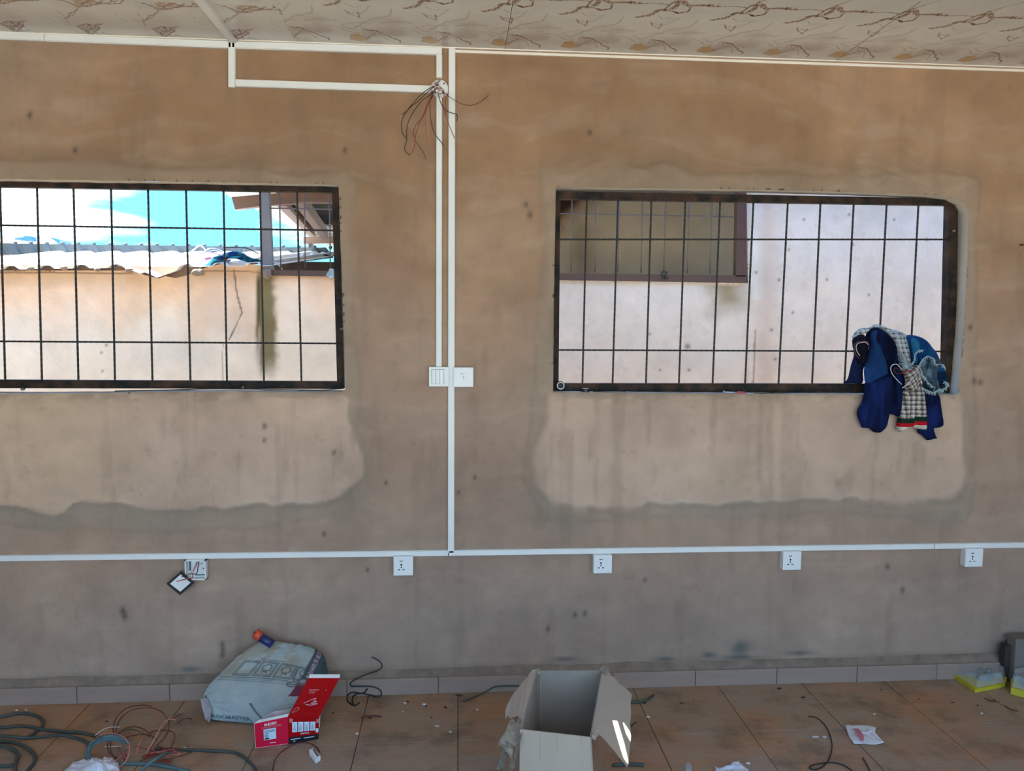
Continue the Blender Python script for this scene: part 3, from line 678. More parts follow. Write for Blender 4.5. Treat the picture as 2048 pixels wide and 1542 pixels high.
# open back box with a plate hanging on its wires
r, c = plate_root('open_socket_box', 391, 1140, 0, 0, .03, 'open white socket box with its wired plate hanging beside it', 'socket'); X, Z = c[0], c[2]; s = .044
mb = MB(); mb.box((X-s, -.003, Z-s), (X+s, .006, Z+s))
for (a, b, c_, d) in ((-s, -s, s, -s+.005), (-s, s-.005, s, s), (-s, -s, -s+.005, s), (s-.005, -s, s, s)): mb.box((X+a, -.032, Z+b), (X+c_, .004, Z+d))
mb.build('back_box', pvc, r)
for (a, b, c_, d) in ((-s+.010, -.01, -s+.016, s-.012), (-.01, -s+.012, s-.012, -s+.016), (.022, -.004, .026, 0), (.016, .018, .019, .021)):
    mb = MB(); mb.box((X+a, -.007, Z+b), (X+c_, -.002, Z+d)); mb.build('knockout', grey_ink, r)
def dq(px, py, Y=-.045): return W(px, py, Y)
outer = [(332.5, 1167.5), (361, 1143), (388, 1166.5), (360, 1190.5)]; inner = [(340, 1167.5), (361, 1149), (381, 1165.5), (360.5, 1183.5)]
prism_obj('plate_rim', [dq(*p) for p in outer], (0, .009, 0), black_rub, r)
prism_obj('plate_back', [dq(*p, -.0465) for p in inner], (0, .003, 0), pvc, r)
tube('red_wire', [W(394, 1124, -.008), W(389, 1133, -.03), W(383, 1144, -.045), W(380, 1152, -.055), W(371, 1159, -.056), (W(353, 1162.5, -.048))], .0016, pink_wire, r)
tube('red_wire', [W(395, 1124, -.008), W(392, 1132, -.03), W(386, 1145, -.045), W(384, 1156, -.05), W(376, 1157, -.056), (W(357, 1162, -.049))], .0016, red_wire, r)
tube('black_wire', [W(398, 1124, -.008), W(396, 1134, -.03), W(394.5, 1144, -.04), W(390, 1148, -.045), W(381, 1147.5, -.05), W(373, 1150, -.056), W(364, 1154, -.05)], .0019, black_rub, r)
# round junction box with loose wires
c = W(879, 177, -.02); r = empty('junction_box', (c[0], 0, c[2]), label='round white junction box full of loose wire ends, high on the wall', cat='junction box')
X, Z = c[0], c[2]
def disc(name, X, Z, ra, y0, y1, m, parent, seg=28, sx_=1.0):
    V, Fc = poly_prism([(X+ra*sx_*math.cos(t), y0, Z+ra*math.sin(t)) for t in np.linspace(0, 2*PI, seg, False)], (0, y1-y0, 0)); o = mesh_obj(name, V, Fc, m, parent); fix_normals(o); return o
disc('base', X, Z, .036, -.016, .006, pvc, r); 
V, Fc = tube_geo([(X+.034*math.cos(t), -.018, Z+.034*math.sin(t)) for t in np.linspace(0, 2*PI, 28, False)], .0025, 6, True); mesh_obj('rim', V, Fc, pvc_face, r, True)
for q in ((888, 167), (886, 186), (871, 185)):
    cc = W(*q, -.018); disc('screw_hole', cc[0], cc[2], .0035, -.0172, -.0155, dark_hole, r, 10)
for k, q in enumerate(((867, 174), (869, 168), (872, 183), (877, 180), (864, 180))):
    cc = W(*q, -.03); tube('connector', [cc, cc+np.array([.006, -.008, .004])], .005, pinkish_ink if k % 2 else pvc, r, seg=8, sub=1)
def wirepx(name, L, rr, m, parent, Y0=-.02, Yb=-.06, **k):
    n_ = len(L); P = []
    for i, (a, b) in enumerate(L):
        t = i/(n_-1); P.append(W(a, b, Y0+(Yb-Y0)*math.sin(PI*min(1, t*1.2+.05))))
    return tube(name, P, rr, m, parent, **k)
z7 = lambda L: [(780+a/5.93, 80+b/5.93) for a, b in L]
jw = [(z7([(570, 520), (490, 560), (400, 620), (300, 720), (215, 820), (150, 930), (135, 1020), (150, 1110), (205, 1182)]), black_rub),
      (z7([(575, 530), (500, 570), (420, 640), (330, 730), (260, 780), (200, 840), (145, 885)]), black_rub),
      (z7([(560, 560), (490, 640), (390, 710), (300, 820), (230, 940), (200, 1050), (197, 1180), (175, 1270), (190, 1330), (242, 1367)]), black_rub),
      (z7([(560, 560), (500, 680), (440, 790), (400, 900), (320, 990), (280, 1080), (300, 1190), (360, 1280), (410, 1360), (422, 1420)]), dred_wire),
      (z7([(520, 600), (480, 720), (475, 830), (490, 980), (530, 1110), (590, 1190), (636, 1250)]), black_rub),
      (z7([(570, 640), (600, 740), (640, 810), (700, 855), (785, 880), (800, 920), (790, 970)]), black_rub),
      (z7([(600, 570), (640, 660), (620, 720), (650, 860), (690, 980), (730, 1080), (768, 1170)]), red_wire),
      (z7([(620, 600), (700, 670), (770, 715), (860, 760), (960, 775), (1060, 740), (1130, 690), (1172, 645)]), dred_wire),
      (z7([(500, 600), (440, 760), (400, 880), (330, 1040), (300, 1160), (290, 1260), (262, 1330), (240, 1345)]), red_wire),
      (z7([(540, 640), (480, 760), (450, 900), (450, 1060), (480, 1220), (525, 1325)]), pink_wire),
      (z7([(630, 600), (660, 700), (655, 800), (660, 900)]), red_wire),
      (z7([(590, 470), (560, 520), (600, 560), (640, 600), (600, 640), (560, 620), (570, 560)]), dred_wire),
      (z7([(600, 480), (540, 540), (520, 610), (480, 620)]), pink_wire)]
for L, m in jw: wirepx('wire', L, .0013 if m is not black_rub else .0016, m, r)
# little screw mark on the right wall
c = W(2044, 490, -.004); tube('wall_plug', [c+np.array([-.008, 0, 0]), c+np.array([.02, -.004, 0])], .004, dred_wire, label='small dark red wall plug at the right edge beside the window', cat='wall plug', sub=1)

# ------------------------------------------------------------------ things on the right window sill
def tape(cx, cy, upright, label):
    c = W(cx, cy, .02); root = empty('tape_roll', tuple(c), label=label, cat='tape')
    R1, R2, hw = .019, .0155, .008
    def ring(Ra, Rb, w_, m, nm):
        V = []; Fc = []; n_ = 28
        for i in range(n_):
            t = 2*PI*i/n_
            for (rr, yy) in ((Ra, -w_), (Ra, w_), (Rb, w_), (Rb, -w_)):
                if upright: V.append(c+np.array([rr*math.cos(t), yy, rr*math.sin(t)]))
                else: V.append(c+np.array([rr*math.cos(t), rr*math.sin(t), yy]))
        for i in range(n_):
            j = (i+1) % n_
            for k in range(4): Fc.append((i*4+k, j*4+k, j*4+(k+1) % 4, i*4+(k+1) % 4))
        o = mesh_obj(nm, V, Fc, m, root); fix_normals(o)
    ring(R1, R2, hw, black_rub, 'tape'); ring(R2+.0008, R2-.002, hw+.0008, pvc, 'core')
    if upright: disc('backing', c[0], c[2], R2-.001, c[1]+.004, c[1]+.006, dark_hole, root)
tape(1121, 771, True, 'black tape roll standing upright in the left corner of the right window')
tape(1171, 780.5, False, 'black tape roll lying flat on the right window sill')
r0 = empty('screwdriver', tuple(W(1475, 786, .015)), label='screwdriver-like tool with red grip and clear ends lying on the sill', cat='tool')
tube('grip', [W(1474, 785.5, .012), W(1478, 785.8, .012), W(1489, 786.5, .012), W(1493, 787, .012)], .007, red_handle, r0, seg=10, sub=2, radii=[.005, .006, .0075, .0075, .0075, .006, .0045])
tube('shaft', [W(1450, 784.5, .015), W(1474, 785.5, .012)], .0038, clear_blade, r0, seg=8, sub=1)
tube('tip', [W(1446, 782, .015), W(1457, 788, .012)], .0030, clear_blade, r0, seg=8, sub=1)
tube('ferrule', [W(1492, 786.5, .012), W(1508, 787, .012)], .0035, clear_blade, r0, seg=8, sub=1)
tube('sill_wire', [W(a, b, .012) for a, b in ((1186, 783), (1260, 785.5), (1350, 786), (1440, 787), (1520, 786.5), (1620, 784.5), (1700, 784.5))], .0022, black_rub, label='thin dark wire lying along the right window sill', cat='wire')
tube('sill_wire', [W(a, b, .014) for a, b in ((230, 782), (330, 780), (420, 778), (560, 779), (640, 780), (687, 777))], .0022, black_rub, label='thin dark wire lying along the left window sill', cat='wire')
tube('wire_twist', [W(a, b, .02) for a, b in ((1236, 782), (1243, 776), (1247, 770), (1249, 776), (1243, 780), (1250, 784))], .002, rebar, label='twisted scrap of binding wire on the right sill', cat='wire')

# ------------------------------------------------------------------ clothes on the bars
def puff(name, L, Ytop, Ybot, T, colf, m, parent=None, step=.0035, fold=1.0, freq=38., edge=.016, seed=0, slant=0, backT=.012, **k):
    ys = [p[1] for p in L]; y0, y1 = min(ys), max(ys)
    poly = [(W(a, b, -.03)[0], W(a, b, -.03)[2]) for a, b in L]
    # densify outline smoothly
    P2 = spline([(a, b, 0) for a, b in poly], 4, True); poly = [(p[0], p[1]) for p in P2]
    xs_ = [p[0] for p in poly]; zs_ = [p[1] for p in poly]
    X0, X1, Z0, Z1 = min(xs_)-step, max(xs_)+step, min(zs_)-step, max(zs_)+step
    nx = int((X1-X0)/step)+2; nz_ = int((Z1-Z0)/step)+2
    gx, gz = np.meshgrid(X0+np.arange(nx)*step, Z0+np.arange(nz_)*step); x = gx.ravel().copy(); z = gz.ravel().copy()
    d0 = sdf(x, z, poly); near = np.where(np.abs(d0) < step*.75)[0]; bx = x[near]; bz = z[near]; best = np.full(near.size, 1e9); qx_ = bx.copy(); qz_ = bz.copy()
    for i in range(len(poly)):
        (ax, az), (cx_, cz_) = poly[i], poly[(i+1) % len(poly)]; dx, dz = cx_-ax, cz_-az; LL = dx*dx+dz*dz+1e-12
        t = np.clip(((bx-ax)*dx+(bz-az)*dz)/LL, 0, 1); qx = ax+t*dx; qz = az+t*dz; dd = np.hypot(bx-qx, bz-qz); kk = dd < best
        best[kk] = dd[kk]; qx_[kk] = qx[kk]; qz_[kk] = qz[kk]
    x[near] = qx_; z[near] = qz_
    ii = np.arange(nx*nz_).reshape(nz_, nx)
    Q = np.stack([ii[:-1, :-1].ravel(), ii[:-1, 1:].ravel(), ii[1:, 1:].ravel(), ii[1:, :-1].ravel()], 1)
    Q = Q[inside(x[Q].mean(1), z[Q].mean(1), poly)]
    used = np.unique(Q); rem = -np.ones(x.size, int); rem[used] = np.arange(used.size); Q = rem[Q]; x = x[used]; z = z[used]
    d = np.clip(-sdf(x, z, poly), 0, 1); prof = np.sqrt(np.clip(1-(1-np.clip(d/edge, 0, 1))**2, 0, 1))
    zt = (z-z.min())/(z.max()-z.min()+1e-9); Yb = Ybot+(Ytop-Ybot)*zt
    xx = x+slant*(z-z.min())
    wv = fbm(xx*freq+seed, z*freq*.32+seed*2, 3)-.5; rid = 1-np.abs(fbm(xx*freq*.7+seed+9, z*freq*.25, 2)-.5)*4
    h = prof*(T*.75+fold*(wv*.034+rid*.008))
    yf = Yb-np.maximum(h, prof*.003); yb = Yb+prof*backT
    px, py = PX(x, -.03, z); C = colf(px, py, x, z, wv)
    n_ = len(x); V = np.concatenate([np.stack([x, yf, z], 1), np.stack([x, yb, z], 1)]); CC = np.concatenate([C, C])
    Fc = Q.tolist()+(Q[:, ::-1]+n_).tolist()
    return mesh_obj(name, V, Fc, m, parent, True, CC, **k)
zc = lambda L: [(1660+a/5.507, 620+b/5.507) for a, b in L]
def solid(c1, c2, f=.5):
    def g(px, py, x, z, wv):
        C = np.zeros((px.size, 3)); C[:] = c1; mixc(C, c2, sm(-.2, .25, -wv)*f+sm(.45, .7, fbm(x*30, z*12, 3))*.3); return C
    return g
NAVY = (.004, .007, .030); NAVY2 = (.010, .022, .115)
jk = empty('navy_jacket', tuple(W(1750, 780, -.03)), label='navy jacket slung over the bars with its sleeve hanging down the wall', cat='jacket')
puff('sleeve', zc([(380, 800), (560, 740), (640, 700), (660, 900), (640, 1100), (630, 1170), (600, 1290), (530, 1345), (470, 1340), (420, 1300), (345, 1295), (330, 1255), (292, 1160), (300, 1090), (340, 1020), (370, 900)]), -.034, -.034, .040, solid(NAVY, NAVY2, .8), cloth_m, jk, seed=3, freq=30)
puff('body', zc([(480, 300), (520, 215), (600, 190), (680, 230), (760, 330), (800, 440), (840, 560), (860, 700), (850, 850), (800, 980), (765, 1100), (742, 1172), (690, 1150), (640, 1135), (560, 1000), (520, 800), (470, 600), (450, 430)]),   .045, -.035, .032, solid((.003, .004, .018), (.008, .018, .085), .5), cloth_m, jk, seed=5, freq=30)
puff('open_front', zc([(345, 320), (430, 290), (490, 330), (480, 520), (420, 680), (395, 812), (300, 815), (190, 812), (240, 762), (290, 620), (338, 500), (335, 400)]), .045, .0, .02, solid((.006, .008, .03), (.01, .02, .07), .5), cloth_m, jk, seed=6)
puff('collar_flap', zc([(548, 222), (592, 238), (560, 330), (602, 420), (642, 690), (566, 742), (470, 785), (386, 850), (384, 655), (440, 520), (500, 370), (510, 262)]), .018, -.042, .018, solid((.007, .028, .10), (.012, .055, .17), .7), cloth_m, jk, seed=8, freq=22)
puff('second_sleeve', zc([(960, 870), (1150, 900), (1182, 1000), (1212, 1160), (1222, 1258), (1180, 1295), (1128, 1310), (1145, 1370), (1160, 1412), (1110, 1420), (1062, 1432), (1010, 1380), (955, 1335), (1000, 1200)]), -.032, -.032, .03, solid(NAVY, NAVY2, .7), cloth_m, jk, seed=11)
def plaid(px, py, x, z, wv):
    u = (x+ (z-1.5)*.10)/.0235; v = z/.021; C = np.zeros((px.size, 3)); C[:] = (.36, .27, .22)
    fu = u-np.floor(u); fv = v-np.floor(v)
    lx = (np.abs(fu-.5) < .16); lz = (np.abs(fv-.5) < .14); wx = (fu < .2); wz = (fv < .22)
    mixc(C, (.60, .60, .60), (wx | wz)*.8); mixc(C, (.03, .028, .035), (lx | lz)*.62); mixc(C, (.012, .012, .016), (lx & lz)*.9)
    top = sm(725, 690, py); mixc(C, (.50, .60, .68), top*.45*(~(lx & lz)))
    return C
def plaid_hem(px, py, x, z, wv):
    C = plaid(px, py, x, z, wv); yy = (py-620)*5.507; edge_ = np.where((px-1660)*5.507 < 885, 1185, 1165)
    t = yy-edge_; mixc(C, (.012, .03, .02), ((t > 0) & (t < 52))*1.); mixc(C, (.48, .01, .02), ((t >= 52) & (t < 95))*1.); mixc(C, (.62, .60, .50), ((t >= 95) & (t < 142))*1.); mixc(C, (.01, .02, .02), (t >= 142)*1.)
    return C
sh = empty('checked_shirt', tuple(W(1820, 780, -.05)), label='beige and black checked shirt knotted around the bars, with red and white striped hem', cat='shirt')
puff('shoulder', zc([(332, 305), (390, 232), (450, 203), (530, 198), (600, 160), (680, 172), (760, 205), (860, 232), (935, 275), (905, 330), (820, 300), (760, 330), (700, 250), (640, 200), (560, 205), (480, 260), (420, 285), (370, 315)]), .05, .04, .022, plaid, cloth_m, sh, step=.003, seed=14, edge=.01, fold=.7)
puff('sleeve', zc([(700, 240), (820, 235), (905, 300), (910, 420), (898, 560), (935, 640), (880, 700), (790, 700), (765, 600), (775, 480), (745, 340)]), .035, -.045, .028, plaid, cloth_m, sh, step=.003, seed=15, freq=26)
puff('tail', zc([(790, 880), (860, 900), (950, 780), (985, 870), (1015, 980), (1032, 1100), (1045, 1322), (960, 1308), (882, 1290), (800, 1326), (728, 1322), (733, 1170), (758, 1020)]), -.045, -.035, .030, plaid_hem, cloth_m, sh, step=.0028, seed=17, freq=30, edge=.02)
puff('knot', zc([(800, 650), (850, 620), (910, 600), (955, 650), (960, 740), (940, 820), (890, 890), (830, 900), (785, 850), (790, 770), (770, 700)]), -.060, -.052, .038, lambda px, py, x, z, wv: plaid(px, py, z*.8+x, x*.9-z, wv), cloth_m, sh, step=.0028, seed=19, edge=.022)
puff('lining', zc([(772, 470), (800, 460), (860, 560), (888, 600), (820, 650), (775, 640)]), -.018, -.05, .02, solid((.28, .36, .42), (.20, .28, .34)), cloth_m, sh, seed=21)
tube('piping', [W(*p, -.075) for p in zc([(790, 660), (740, 600), (690, 605), (668, 645), (690, 710), (740, 770), (790, 820)])], .0016, white_cord, sh)
tube('piping', [W(*p, -.072) for p in zc([(780, 680), (735, 640), (705, 650), (720, 690), (780, 700), (850, 660)])], .0018, dred_wire, sh)
tube('piping', [W(*p, -.098) for p in zc([(800, 700), (860, 670), (930, 660)])], .002, red_wire, sh)
tube('piping', [W(*p, -.098) for p in zc([(795, 860), (850, 820), (920, 740)])], .0018, white_cord, sh)
st = empty('denim_shorts', tuple(W(1860, 700, -.03)), label='bright blue denim shorts with frayed pale hems, rightmost of the clothes', cat='shorts')
puff('leg', zc([(905, 310), (960, 280), (1050, 284), (1140, 328), (1190, 400), (1232, 480), (1258, 600), (1262, 790), (1180, 830), (1080, 800), (1000, 780), (960, 700), (912, 600), (900, 450)]), .045, -.045, .035, lambda px, py, x, z, wv: solid((.006, .045, .15), (.012, .09, .25), .7)(px, py, x, z, wv)*(1-.75*sm(738, 745, py)*sm(1862, 1868, px))[:, None], cloth_m, st, seed=25, freq=24, edge=.02)
puff('inner_leg', zc([(945, 560), (1050, 510), (1150, 560), (1140, 640), (1110, 720), (1150, 860), (1060, 900), (1000, 850), (955, 760), (950, 660)]), -.07, -.06, .02, solid((.012, .03, .05), (.12, .18, .22), 1.3), cloth_m, st, seed=27, freq=50)
puff('front_flap', zc([(905, 320), (945, 310), (985, 370), (980, 430), (940, 470), (930, 540), (908, 590), (898, 450)]), -.02, -.055, .015, solid((.012, .10, .22), (.03, .18, .32), .7), cloth_m, st, seed=28)
def fray(L, Y, nm='frayed_hem', down=(0, -1), amp=10, n_=110):
    mbq = MB(); pts = spline([(a, b, 0) for a, b in zc(L)], 14)
    V0, F0 = tube_geo([W(p[0], p[1], Y)+np.array([0, 0, random.uniform(-.002, .002)]) for p in pts], .0013, 5); mbq.add(V0, F0)
    for i in range(n_):
        p = pts[int(random.random()*(len(pts)-1))]; a = W(p[0], p[1], Y)
        b = W(p[0]+random.uniform(-1, 1)*amp*.6, p[1]+random.uniform(-.5, 1.1)*amp, Y-.008*random.random()+.003)
        V0, F0 = tube_geo([a, (a+b)/2+np.array([random.uniform(-.003, .003), -.002, 0]), b], .0009, 3); mbq.add(V0, F0)
    mbq.build(nm, fray_m, st)
fray([(950, 670), (985, 600), (1030, 535), (1085, 515), (1140, 540), (1165, 590), (1250, 610), (1262, 650)], -.095, down=(0, -1), amp=6)
fray([(1262, 790), (1300, 822), (1250, 870), (1200, 880), (1140, 905), (1080, 890), (1010, 850)], -.085, down=(0, -1), amp=7, n_=220)
fray([(905, 590), (930, 545), (940, 480), (980, 450), (1030, 440)], -.09, down=(0, -1), amp=4)
fray([(980, 700), (1040, 740), (1080, 800), (1160, 860)], -.09, down=(0, -1), amp=5, n_=120)
bs = empty('black_tee', tuple(W(1725, 700, -.03)), label='black garment with red and white ribbed collar, leftmost of the clothes', cat='shirt')
puff('body', zc([(330, 330), (360, 290), (430, 270), (470, 300), (460, 420), (430, 560), (380, 600), (335, 530), (320, 440)]), .03, .0, .022, solid((.006, .006, .012), (.012, .012, .03)), cloth_m, bs, seed=31)
tube('collar_band', [W(*p, -.015) for p in zc([(325, 540), (285, 490), (268, 430), (275, 380), (310, 350), (370, 342), (415, 355), (428, 395), (420, 440)])], .0020, dred_wire, bs)
tube('collar_band', [W(*p, -.02) for p in zc([(330, 505), (300, 460), (288, 415), (300, 375), (340, 358), (390, 355), (418, 380)])], .0015, white_cord, bs)

# ------------------------------------------------------------------ cement sack
CR = {}   # trilinear corners: (u,v,w) u left-right, v front-back, w down-up
fl = G(396, 1449, 0); fr = G(640, 1462, 0)
C8 = np.array([[[fl, G(386, 1388, .085)+[0, -.015, .01]], [np.array([W(425, 1386, -.045)[0], -.035, 0]), W(522, 1264, -.045)]],
               [[fr, G(618, 1400, .115)], [np.array([W(665, 1400, -.04)[0], -.03, 0]), W(662, 1292, -.035)]]])
C8[0, 1, 1][2] += .012; C8[1, 1, 1][2] += .010
def tri(u, v, w):
    a, b, c = (u+1)/2, (v+1)/2, (w+1)/2; R = 0
    for i in (0, 1):
        for j in (0, 1):
            for k in (0, 1):
                R = R+C8[i, j, k][None, :]*((a if i else 1-a)*(b if j else 1-b)*(c if k else 1-c))[:, None]
    return R
def sack_map(u, v, w, off=0.0):   # cube point -> rounded sack point
    p = np.stack([u, v, w], 1); e = 5.0
    rn = (np.abs(p)**e).sum(1)**(1/e); mxx = np.abs(p).max(1); q = p*(mxx/rn)[:, None]
    puffy = 1+.045*(np.cos(q[:, 0]*1.5)*np.cos(q[:, 1]*1.5))
    q2 = q.copy(); q2[:, 2] = np.where(q[:, 2] > 0, q[:, 2]*(puffy+.10*np.cos(q[:, 0]*1.57)*np.cos(q[:, 1]*1.57)), q[:, 2])
    n_ = fbm(q[:, 0]*4+3+q[:, 2], q[:, 1]*4+7, 3)-.5; n2_ = fbm(q[:, 0]*13, q[:, 1]*9+q[:, 2]*11, 2)-.5
    q2 = q2*(1+.05*n_+.018*n2_+off)[:, None]; R = tri(q2[:, 0], q2[:, 1], q2[:, 2]); R[:, 2] = np.maximum(R[:, 2], .001); return R
sack = empty('cement_sack', (float(C8[..., 0].mean()), -.2, 0), label='pale grey cement sack with printed panels leaning on the wall', cat='sack')
V = []; Fc = []; CC = []; NG = 110
g = np.linspace(-1, 1, NG+1); A, B = np.meshgrid(g, g); A = A.ravel(); B = B.ravel(); one = np.ones_like(A)
ii = np.arange((NG+1)**2).reshape(NG+1, NG+1); Q0 = np.stack([ii[:-1, :-1].ravel(), ii[:-1, 1:].ravel(), ii[1:, 1:].ravel(), ii[1:, :-1].ravel()], 1)
for face, (u, v, w) in {'top': (A, B, one), 'bot': (A, B, -one), 'front': (A, -one, B), 'back': (A, one, B), 'right': (one, A, B), 'left': (-one, A, B)}.items():
    P = sack_map(u, v, w); C = np.zeros((P.shape[0], 3)); C[:] = (.38, .42, .40)
    mixc(C, (.30, .36, .37), sm(.4, .7, fbm(u*3+w, v*3, 3))*.5)
    if face == 'top':
        mixc(C, (.30, .245, .165), sm(.36, .56, fbm(A*2.2+6, B*2.2+1, 4))*.65*sm(-.75, -.3, B)*sm(.75, .3, A))
        mixc(C, (.22, .17, .11), sm(.56, .70, fbm(A*3.2+2, B*4.2+5, 3))*.6*sm(-.5, 0, B)*sm(.6, .2, A))
        def S(L, w_=.014, a=.95, col=(.05, .085, .095)): mixc(C, col, sm(w_*1.6, w_*.6, seg_d(A, B, L))*a)
        for k, x0 in enumerate((-.62, -.22, .18, .56)):
            x1 = x0+.33; S([(x0, -.42), (x1, -.42), (x1, .0), (x0, .0), (x0, -.42)]); S([(x0+.03, -.38), (x1-.03, -.38), (x1-.03, -.04), (x0+.03, -.04), (x0+.03, -.38)], .007)
            if k: S([(x0+.165+.09*math.cos(t), -.17+.10*math.sin(t)) for t in np.linspace(0, 2*PI, 12)], .012)
            if k: S([(x0+.11, -.32), (x0+.16, -.26), (x0+.22, -.32)], .012)
        for k in range(7):
            S([(-.82, -.08-.05*k), (-.66-.03*(k % 3), -.08-.05*k)], .008, .5); 
        for k in range(3): S([(-.9, -.48-.045*k), (.5, -.48-.05*k)], .010, .55*(1) if k else .8)
        S([(-.3, .06), (.2, .06)], .018, .6, (.16, .09, .08))
        S([(.62+.11*math.cos(t), -.56+.08*math.sin(t)) for t in np.linspace(0, 2*PI, 14)], .02, .8); S([(.56, -.56), (.68, -.56)], .02, .8)
        for k in range(4): S([(.60+.08*k, -.46), (.60+.08*k, -.36)], .012, .7)
        mixc(C, (.045, .08, .09), sm(.70, .72, A)*sm(-.60, -.45, B))
        mixc(C, (.15, .02, .045), sm(.68, .71, A)*sm(-.45, -.60, B))
        mixc(C, (.40, .40, .42), (sm(.085, .06, np.hypot(A-.80, (B+.42)*1.1))+sm(.07, .05, np.hypot(A-.86, (B+.24)*1.1)))*.8)
    if face == 'right':
        mixc(C, (.05, .09, .10), (B > .10)*sm(-.62, -.45, A)); mixc(C, (.16, .03, .05), (B > -.3)*sm(-.5, -.62, A))
        mixc(C, (.45, .42, .45), sm(.16, .10, np.hypot(A+.62, (B-.4)*.8))*.9)
    if face == 'front':
        mixc(C, (.24, .30, .31), sm(.5, .7, fbm(A*2+2, B*3+9, 3))*.6)
        mixc(C, (.03, .05, .07), sm(.03, .012, seg_d(A, B, [(-.02, .55), (.03, .1), (.12, -.5), (.22, -.85)]))*.85)
        for k in range(4): mixc(C, (.08, .12, .14), sm(.022, .01, seg_d(A, B, [(.62, .55-.16*k), (.86, .62-.17*k)]))*.5)
    b0 = sum(len(x) for x in V); V.append(P); CC.append(C); Fc += (Q0+b0).tolist()
bagm = mesh_obj('bag', np.concatenate(V), Fc, sack_m, sack, True, np.concatenate(CC))
bm = bmesh.new(); bm.from_mesh(bagm.data); bmesh.ops.remove_doubles(bm, verts=bm.verts, dist=.0004); bmesh.ops.recalc_face_normals(bm, faces=bm.faces); bm.to_mesh(bagm.data); bm.free()
def sack_pt(face, s, t, off=.014):
    o_ = np.array([1.0])
    if face == 'front': return sack_map(np.array([s]), -o_, np.array([t]), off)[0]+np.array([0, -.001, 0])
    if face == 'top': return sack_map(np.array([s]), np.array([t]), o_, off)[0]
    if face == 'right': return sack_map(o_, np.array([s]), np.array([t]), off)[0]
text_on('printed_name', 'BLOCMASTER', lambda s, t: sack_pt('front', -.80+s*.72, -.55+t*.24), grey_ink, sack)
text_on('printed_name', 'BAMBURI BLOC', lambda s, t: sack_pt('top', .955-t*.16, -.14+s*.98, .012) , pinkish_ink, sack)
text_on('fine_print', 'BAMBURI CEMENT LIMITED', lambda s, t: sack_pt('top', .05+s*.7, .80+t*.07, .008), grey_ink, sack)
# sewn ear on the left corner
tube('sewn_seam', [sack_pt('front', -.97, .75), sack_pt('front', -.88, .55), sack_pt('front', -.82, .1), sack_pt('front', -.84, -.5)], .002, black_rub, sack)
puff_pts = [G(402, 1398, .07), G(416, 1396, .085), G(424, 1420, .05), G(420, 1445, .015), G(412, 1440, .012), G(405, 1415, .05)]
ear_o = prism_obj('corner_ear', puff_pts, (.0, -.006, .004), sack_m, sack)
me_ = ear_o.data; a_ = me_.color_attributes.new('Col', 'FLOAT_COLOR', 'POINT'); a_.data.foreach_set('color', np.tile([.40, .36, .38, 1], len(me_.vertices)).astype(np.float32))
# navy and orange tube lying on the sack top
ta = W(545, 1289, -.075); tb = W(521, 1274, -.065); to_ = W(510, 1266, -.065)
tr_ = empty('glue_tube', tuple(ta), label='small navy tube with an orange cap on top of the cement sack', cat='tube')
tube('tube_body', [ta, tb], .019, navy_m, tr_, seg=10, sub=1)
tube('cap', [tb, to_], .021, orange_m, tr_, seg=6, sub=1)
dc = (to_-tb)/np.linalg.norm(to_-tb); tube('nozzle', [to_, to_+dc*.004], .008, red_wire, tr_, seg=8, sub=1)

# ------------------------------------------------------------------ red switch box
rb = empty('red_switch_carton', tuple(G(577, 1488, 0)), label='red printed switch carton lying open with its lid standing up, in front of the sack', cat='carton')
hZ = .118
p_l0 = G(512, 1497, 0); p_c0 = G(577, 1488.5, .002); p_r0 = G(637, 1478, .002)
def up(px, py, base):        # point over base (same x,y depth plane) seen at px,py
    return W(px, py, base[1])
p_l1 = up(508.5, 1447, p_l0); p_c1 = up(575.5, 1433, p_c0); p_r1 = up(638.5, 1434, p_r0)
l_tl = up(617.5, 1356, p_c0+np.array([0, .055, 0])); l_tr = up(679, 1356, p_r0+np.array([0, .05, 0]))
def slab(name, a, b, c, d, t, m, inner=None, parent=rb):    # quad a,b,c,d with thickness t away from the viewer
    nrm = np.cross(np.array(b)-np.array(a), np.array(d)-np.array(a)); nrm /= np.linalg.norm(nrm)
    if nrm[1] > 0: nrm = -nrm
    V, Fc = poly_prism([a, b, c, d], -nrm*t); o = mesh_obj(name, V, Fc, m, parent); fix_normals(o); return o
slab('side_panel', p_l0, p_c0, p_c1, p_l1, .0022, red_card)
slab('front_panel', p_c0, p_r0, p_r1, p_c1, .0022, red_dark)
slab('lid', p_c1, p_r1, l_tr, l_tl, .0022, red_dark)
dn = np.array([-.012, .075, 0]); dn2 = np.array([.03, .09, 0])
back_l0 = p_l0+np.array([.055, .085, 0]); back_l1 = p_l1+np.array([.055, .085, 0])
slab('end_panel', p_l0, back_l0, back_l1, p_l1, .002, pvc)
back_r0 = p_r0+np.array([-.01, .085, 0]); back_r1 = p_r1+np.array([-.01, .085, 0])
slab('back_panel', back_l0, back_r0, back_r1, back_l1, .002, pvc)
slab('bottom_panel', p_l0+[0, 0, .002], p_c0+[0, 0, .002], back_r0+[0, 0, .002], back_l0+[0, 0, .002], .001, pvc)
slab('inner_edge', p_l1+[0, -.001, .0005], p_c1+[0, -.001, .0005], p_c1+[.004, .01, .007], p_l1+[.012, .012, .006], .001, pvc)
slab('lid_tuck', l_tl, l_tr, l_tr+np.array([0, .012, .009]), l_tl+np.array([.0, .012, .009]), .0015, pvc)
def on(a, b, c, d, e=.0011):
    nrm = np.cross(np.array(b)-np.array(a), np.array(d)-np.array(a)); nrm /= np.linalg.norm(nrm)
    if nrm[1] > 0: nrm = -nrm
    return lambda s, t: bil(a, b, c, d, s, t)+nrm*e
